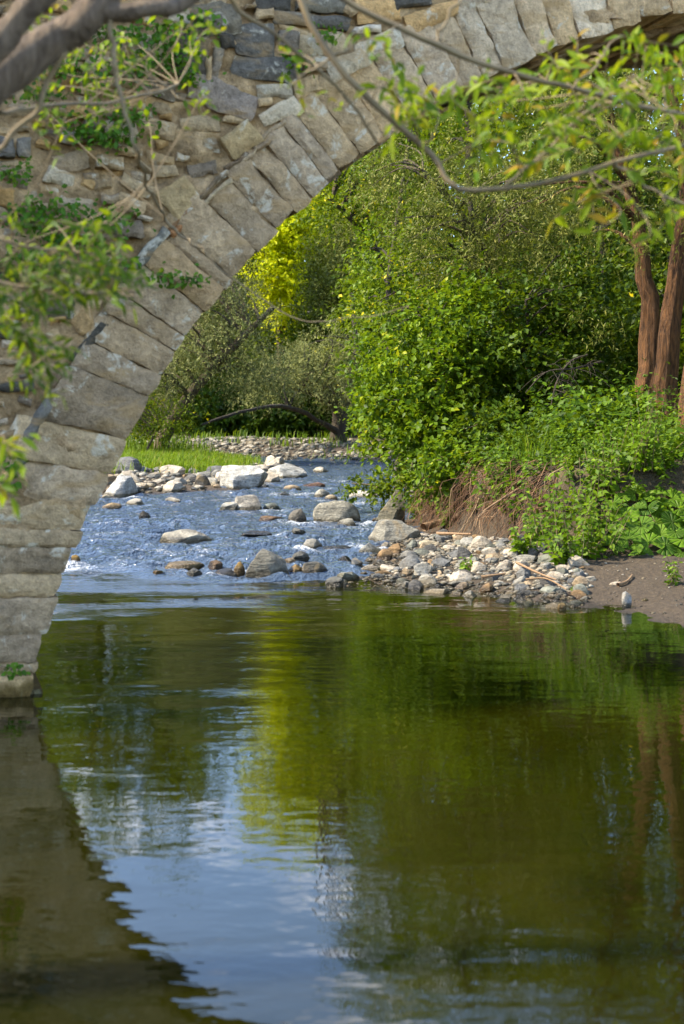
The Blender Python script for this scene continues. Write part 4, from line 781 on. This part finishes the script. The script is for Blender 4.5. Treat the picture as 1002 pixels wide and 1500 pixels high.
# roots hanging from the undercut bank
mb = MB()
for k in range(430):
    y = VR.uniform(14.7, 18.4); xx = float(np.interp(y, [13.6, 14.1, 14.6, 15.3, 16.2, 17.2, 18.6], [3.9, 2.7, 2.1, 1.65, 1.3, 1.1, .98])); t0 = VR.uniform(.15, .42)
    x = xx+t0; dz = VR.uniform(.3, .75); top = np.array([x, y+t0*.5, gz(x, y+t0*.5)+VR.uniform(-.05, .12)]); dr = np.array([-.30-VR.random()*.2, -.22-VR.random()*.2, 0])*VR.uniform(.4, 1.1)
    bot = top+dr; bot[2] = max(gz(bot[0], bot[1])+.0, top[2]-dz); mid = (top+bot)/2+np.array([-.06, -.05, .06])+VR.normal(size=3)*.09
    tube(mb, smooth_path([top, mid, bot+VR.normal(size=3)*[.06, .06, .02]], 7), VR.uniform(.002, .007), .0015, 4, cap=False, tint=np.clip(VR.normal()*.28+.32, 0, 1))
tag(mb.build('hanging_roots', M['root']), 'curtain of brown roots hanging from the undercut bank', 'roots', kind='stuff')
for k, (pp, lab) in enumerate([([(778, 705, 15.3), (740, 728, 15.2), (705, 752, 15.0), (697, 772, 15.0)], 'forked pale dead branch lying against the hanging roots'), ([(860, 520, 17.2), (835, 530, 17), (815, 560, 16.9), (806, 600, 16.8)], 'thin dry brown branch drooping before the dark hazel'), ([(880, 530, 17.3), (840, 540, 17), (800, 545, 16.9), (770, 575, 16.8)], 'dry arching branch tangled above the nettles')]):
    P = np.array(T_(*pp)); c = P[0].copy(); mb = MB(); tube(mb, smooth_path(P-c, 14), .016, .005, 6, .2)
    for q in range(5 if k == 0 else 16):
        a = smooth_path(P-c, 30)[VR.integers(4, 26)]; e = a+VR.normal(size=3)*[.22, .15, .12]+[0, 0, -.16]; tube(mb, smooth_path([a, (a+e)/2+[0, 0, .05], e], 6), .005, .002, 4, cap=False)
    o = mb.build('dead_branch', M['drift'] if k == 0 else M['dark_bark'], smooth=True); o.location = c; tag(o, lab, 'branch')
# butterbur with big round leaves
mb = MB(); n = 26; ang = np.linspace(R(28), R(332), n); rr = np.array([1+.03*math.sin(a*11)+.05*math.cos(a) for a in ang]); V = [(0, 0, 0)]
for f_, lift in ((.5, .03), (1.0, .02)):
    V += [(f_*r_*math.cos(a), f_*r_*math.sin(a), lift+f_*f_*.03*math.sin(a*8+1)+f_*.012*(-1)**int(a*6)) for r_, a in zip(rr, ang)]
F3 = [[0, 1+k, 2+k] for k in range(n-1)]; F4 = [[1+k, 1+n+k, 2+n+k, 2+k] for k in range(n-1)]
mb.add(V, F3, .5); mb.add(np.zeros((0, 3)), np.array([[a-len(V) for a in q] for q in F4])+0, .5); BLS = []
for q_ in (.0, .25, .5, .8, 1.0):
    mb.T = [np.full(len(a_), q_) for a_ in mb.T]; me_ = mb.mesh('leaf', True); me_.materials.append(M['butterbur']); BLS.append(me_)
bx, by, bz = ray_ground(945, 822); bb = empty('butterbur', (bx, by, bz), 'butterbur with big round bright leaves above the bare mud', 'plant')
rb = random.Random(5); spots = []
LF = [(890, 790, 14), (1000, 810, 16), (945, 812, 14), (905, 800, 14), (962, 745, 15), (925, 765, 15), (978, 755, 15), (990, 780, 16), (935, 745, 14), (915, 755, 26), (948, 742, 22), (985, 765, 24), (920, 790, 22), (950, 795, 27), (905, 775, 18), (985, 730, 22), (960, 765, 20), (1000, 790, 26), (930, 722, 18), (972, 712, 18), (880, 770, 16), (995, 745, 18), (940, 770, 22), (975, 800, 20), (1015, 760, 24), (1010, 715, 20), (955, 725, 16), (898, 738, 16), (985, 692, 16), (930, 805, 16), (968, 782, 20), (1025, 790, 22), (912, 728, 14), (1000, 770, 16)]
for k, (px, py, rp) in enumerate(LF):
    Yd = by+.05+(822-py)*.0085+rb.uniform(-.08, .08); p = Vector(PX(px, py, Yd)); s = rp*.86*Yd/FPX; o = link('leaf', rb.choice(BLS), bb); o.location = p-Vector((bx, by, bz)); o.scale = (s, s, s)
    o.rotation_euler = (R(rb.uniform(18, 62)), R(rb.uniform(-28, 28)), R(rb.uniform(-180, 180)) if k % 3 else R(90)); o.rotation_euler = (Vector((rb.uniform(-.5, .4), rb.uniform(-1.0, -.35), rb.uniform(.55, 1.0))).to_track_quat('Z', 'Y') @ __import__('mathutils').Quaternion((0, 0, 1), rb.uniform(0, 6.28))).to_euler()
    mb = MB(); e = np.array(o.location); b0 = np.array([e[0]+rb.uniform(-.1, .1), e[1]+.10, 0]); b0[2] = gz(b0[0]+bx, b0[1]+by)-bz-.02; tube(mb, smooth_path([b0, (b0+e)/2+[0, .02, .03], e], 7), .008, .005, 5, cap=False); mb.build('stalk', M['butterbur'], bb, smooth=True)

# ------------------------------------------------------------ plants rooted in the bridge joints
WPL = ['above the long flat rubble course', 'right of the flat rubble course', 'left of the flat rubble course', 'on the face of the ring stones', 'below the hanging twig', 'at the hanging twig', 'left of the hanging twig', 'above the dark sprays', 'among the dark leafy sprays', 'over the blue grey hood slab', 'under the crooked limb', 'between limb and hanging twig', 'beside the big dark slate', 'above the big dark slate', 'behind the thin crossing twig', 'close under the limb fork', 'low on the arch ring', 'near the square slate blocks', 'under the big dark slate', 'on the lowest course above the water', 'on the pale stones by the arch crown', 'behind the slanting twig', 'on the long slate block']
WP = [(70, 318, 40, 26), (150, 322, 40, 22), (35, 322, 26, 20), (255, 412, 40, 14), (150, 205, 44, 22), (180, 180, 40, 24), (110, 195, 30, 18), (100, 355, 46, 26), (40, 390, 46, 30), (175, 395, 30, 18), (225, 60, 40, 24), (190, 110, 44, 30), (250, 90, 40, 26), (285, 40, 30, 20), (110, 110, 40, 26), (160, 60, 40, 22), (10, 690, 16, 26), (15, 260, 24, 18), (270, 120, 26, 14), (20, 975, 18, 8), (470, 60, 20, 14), (60, 150, 40, 20), (425, 100, 22, 18)]
for k, (px, py, rx, ry) in enumerate(WP):
    u_, z_ = uz(px, py); s = 8.4/FPX; base = FOOT+FT*u_-FN*.07; root = empty('wall_plant', (base[0], base[1], z_), 'small green tuft rooted in the bridge face ' + WPL[k], 'plant', 'leafy tufts on the bridge face')
    n = int(rx*ry*.11)+14; q = VR.normal(size=(n, 2))*[rx*s*.55, ry*s*.5]; dep = .03+VR.random(n)*.10; P = np.c_[FT[0]*q[:, 0]-FN[0]*dep, FT[1]*q[:, 0]-FN[1]*dep, q[:, 1]]
    mb = MB(); leaves(mb, P, VR.normal(size=(n, 3))+[0, -.3, -.2], VR.normal(size=(n, 3))*.5+[0, -.8, .6], .036*(.7+.6*VR.random(n)), .026, np.clip(.5+VR.normal(size=n)*.25, 0, 1), .15, 9); mb.build('foliage', M['wallplant'], root)
    sb = MB()
    for i_ in range(6): tube(sb, smooth_path([np.array([FN[0]*.09, FN[1]*.09, VR.normal()*.01]), P[i_]*.5+[0, -.02, 0], P[i_]], 5), .003, .0015, 4, cap=False)
    sb.build('stem', M['twig'], root)

# ------------------------------------------------------------ tree overhanging from the near bank
ft_base = np.array([-3.9, 3.4, gz(-3.9, 3.4)-.05]); ft = empty('overhanging_tree', ft_base, 'leaning tree whose crooked limbs and fresh sprays hang in front of the bridge', 'tree')
FB = []; FYS = 1.32
def fbranch(name, pts, w0, w1, mat='limb_bark', seg=8, knot=.12, n=26):
    P = smooth_path([PX(p[0], p[1], p[2]*FYS) for p in pts], n)-ft_base; kk = np.arange(n); P = P+np.stack([fbm(kk*.22, len(FB)*7.1, q, 3) for q in (1, 2, 3)], 1)*(.012 if w0 > 15 else .02)*np.minimum(1, kk/3)[:, None]; Ym = np.mean(P[:, 1]+ft_base[1])
    mb = MB(); tube(mb, P, w0*Ym/FPX/2, w1*Ym/FPX/2, seg, knot, seed=len(FB)*3.3); mb.build(name, M[mat], ft, smooth=True); FB.append(P)
tk = MB(); TP = smooth_path([ft_base, (-3.7, 3.5, .9), (-3.2, 3.7, 1.7), PX(-520, 420, 3.0*FYS), PX(-200, 230, 3.05*FYS)], 18)-ft_base; tube(tk, TP, np.linspace(.2, .072, 18), None, 12, .2); tk.build('trunk', M['limb_bark'], ft, smooth=True); FB.append(TP)
fbranch('limb', [(-200, 230, 3.05), (-60, 160, 3.1), (20, 100, 3.15), (80, 58, 3.2), (135, 18, 3.2), (190, -60, 3.25)], 70, 44, 'limb_bark', 12, .16, 34)
fbranch('limb', [(120, 22, 3.2), (160, 20, 3.2), (215, 15, 3.2), (265, 3, 3.25), (330, -40, 3.3), (420, -90, 3.4)], 30, 18, 'limb_bark', 10, .12)
fbranch('limb', [(-300, 300, 3.0), (-60, 110, 3.0), (15, 45, 3.0), (60, -5, 3.0), (110, -70, 3.0)], 46, 36, 'limb_bark', 10, .16)
fbranch('limb', [(-120, 190, 3.3), (0, 92, 3.35), (70, 50, 3.4), (125, 5, 3.4), (160, -40, 3.4)], 26, 20, 'limb_bark', 8, .14)
for pts, w0, w1 in [([(162, 30, 3.2), (170, 90, 3.2), (182, 160, 3.2), (198, 215, 3.2)], 9, 5), ([(100, 62, 3.2), (75, 120, 3.2), (35, 180, 3.2), (-10, 228, 3.2)], 10, 7), ([(0, 165, 3.2), (60, 157, 3.5), (150, 150, 4), (260, 122, 4.4)], 6, 4),
    ([(330, -40, 3.3), (352, 20, 3.4), (430, 72, 3.5), (500, 130, 3.6), (552, 210, 3.7)], 6, 4), ([(420, -90, 3.4), (448, 10, 3.4), (510, 108, 3.4), (600, 196, 3.4), (640, 236, 3.4), (655, 268, 3.4), (690, 282, 3.4), (800, 268, 3.4), (900, 240, 3.45), (1010, 218, 3.5), (1090, 190, 3.5)], 11, 6),
    ([(420, -90, 3.4), (505, -5, 3.4), (620, 55, 3.4), (740, 102, 3.45), (838, 131, 3.5), (930, 152, 3.6), (1010, 165, 3.7)], 11, 6), ([(900, 240, 3.45), (950, 278, 3.5), (1010, 300, 3.5)], 6, 4), ([(740, 272, 3.4), (790, 232, 3.4), (860, 170, 3.4), (930, 110, 3.4)], 5, 3), ([(545, 42, 3.4), (490, 80, 3.4), (440, 110, 3.4)], 5, 3), ([(640, 64, 3.4), (660, 20, 3.4), (700, -40, 3.4)], 5, 4),
    ([(-200, 330, 3.4), (-60, 395, 3.3), (60, 425, 3.3), (200, 432, 3.3)], 8, 3), ([(-200, 330, 3.4), (-80, 340, 3.4), (40, 360, 3.4), (150, 372, 3.5)], 6, 3), ([(-60, 395, 3.3), (0, 470, 3.3), (70, 520, 3.3)], 6, 3), ([(-60, 395, 3.3), (-20, 560, 3.3), (5, 690, 3.3)], 6, 3),
    ([(838, 131, 3.5), (880, 90, 3.5), (900, 60, 3.5)], 4, 3), ([(300, 372, 4.6), (350, 415, 4.6), (430, 462, 4.6), (520, 466, 4.6), (600, 446, 4.6)], 2.6, 1.2), ([(240, 318, 4.6), (300, 372, 4.6)], 5, 4), ([(198, 215, 3.2), (215, 270, 3.8), (240, 318, 4.6)], 5, 4)]:
    fbranch('branch', pts, w0, w1, 'twig', 7, .12)
FS = np.concatenate(FB[1:])
def spray(px, py, Y, leng, n, L, Wd, dirpx=None, tint0=.5):
    Y = Y*FYS; c = np.array(PX(px, py, Y))-ft_base; i_ = np.argmin(np.linalg.norm(FS-c, axis=1)); a = FS[i_]; s = Y/FPX
    d = np.array([VR.normal(), VR.normal()*.4, VR.normal()*.8-.25]) if dirpx is None else np.array([dirpx[0]+VR.normal()*.25, VR.normal()*.3, -dirpx[1]+VR.normal()*.25]); d = unit(d); e = c+d*leng*s
    P = smooth_path([a, (a+c)/2+VR.normal(size=3)*.02, c, e], 16); tube(TWIG, P, .0028, .0012, 4, cap=False)
    seg_ = P[6:]; q = np.linspace(0, len(seg_)-1.01, n); k = q.astype(int); pp = seg_[k]+(seg_[k+1]-seg_[k])*(q-k)[:, None]; tdir = unit(seg_[k+1]-seg_[k])
    sgn = np.where(np.arange(n) % 2, 1, -1)[:, None]; sd = unit(np.cross(tdir, VR.normal(size=(n, 3))+[0, 1.0, 0])); ax = tdir*.6+sd*sgn*.7+VR.normal(size=(n, 3))*.25+[0, 0, -.1]
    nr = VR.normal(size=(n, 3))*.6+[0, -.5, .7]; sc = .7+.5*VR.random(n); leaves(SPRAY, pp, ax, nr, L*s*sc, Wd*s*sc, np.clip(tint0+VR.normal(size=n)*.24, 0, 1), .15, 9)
def spray_zone(cnt, x0, x1, y0, y1, Y0, Y1, leng, n, L, Wd, dirpx=None, tint0=.5, test=None):
    k = 0
    while k < cnt:
        px, py = VR.uniform(x0, x1), VR.uniform(y0, y1)
        if test and not test(px, py): continue
        spray(px, py, VR.uniform(Y0, Y1), leng, n, L, Wd, dirpx, tint0); k += 1
SPRAY, TWIG = MB(), MB()
spray_zone(60, 560, 1010, 60, 250, 3.2, 3.9, 52, 11, 28, 9, None, .6, lambda x, y: y > 215-.28*(x-560)-60 and y < 170+.22*(x-560))
spray_zone(14, 780, 1020, 200, 340, 3.2, 3.8, 55, 9, 32, 10, None, .66)
spray_zone(5, 490, 640, 40, 200, 3.3, 3.7, 40, 7, 26, 9, None, .55)
spray_zone(5, 400, 520, 50, 160, 3.4, 3.8, 30, 6, 18, 7, None, .45)
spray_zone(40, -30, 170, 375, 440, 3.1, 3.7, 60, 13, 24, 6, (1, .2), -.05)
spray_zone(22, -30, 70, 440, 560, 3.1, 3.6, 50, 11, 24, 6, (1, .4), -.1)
spray_zone(5, -20, 20, 640, 720, 3.1, 3.4, 36, 7, 30, 9, None, .6)
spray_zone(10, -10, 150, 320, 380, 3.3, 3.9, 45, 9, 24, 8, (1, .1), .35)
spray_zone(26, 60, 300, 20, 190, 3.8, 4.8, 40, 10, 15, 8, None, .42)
spray_zone(6, 0, 120, 20, 260, 3.2, 3.8, 30, 7, 18, 8, None, .5)
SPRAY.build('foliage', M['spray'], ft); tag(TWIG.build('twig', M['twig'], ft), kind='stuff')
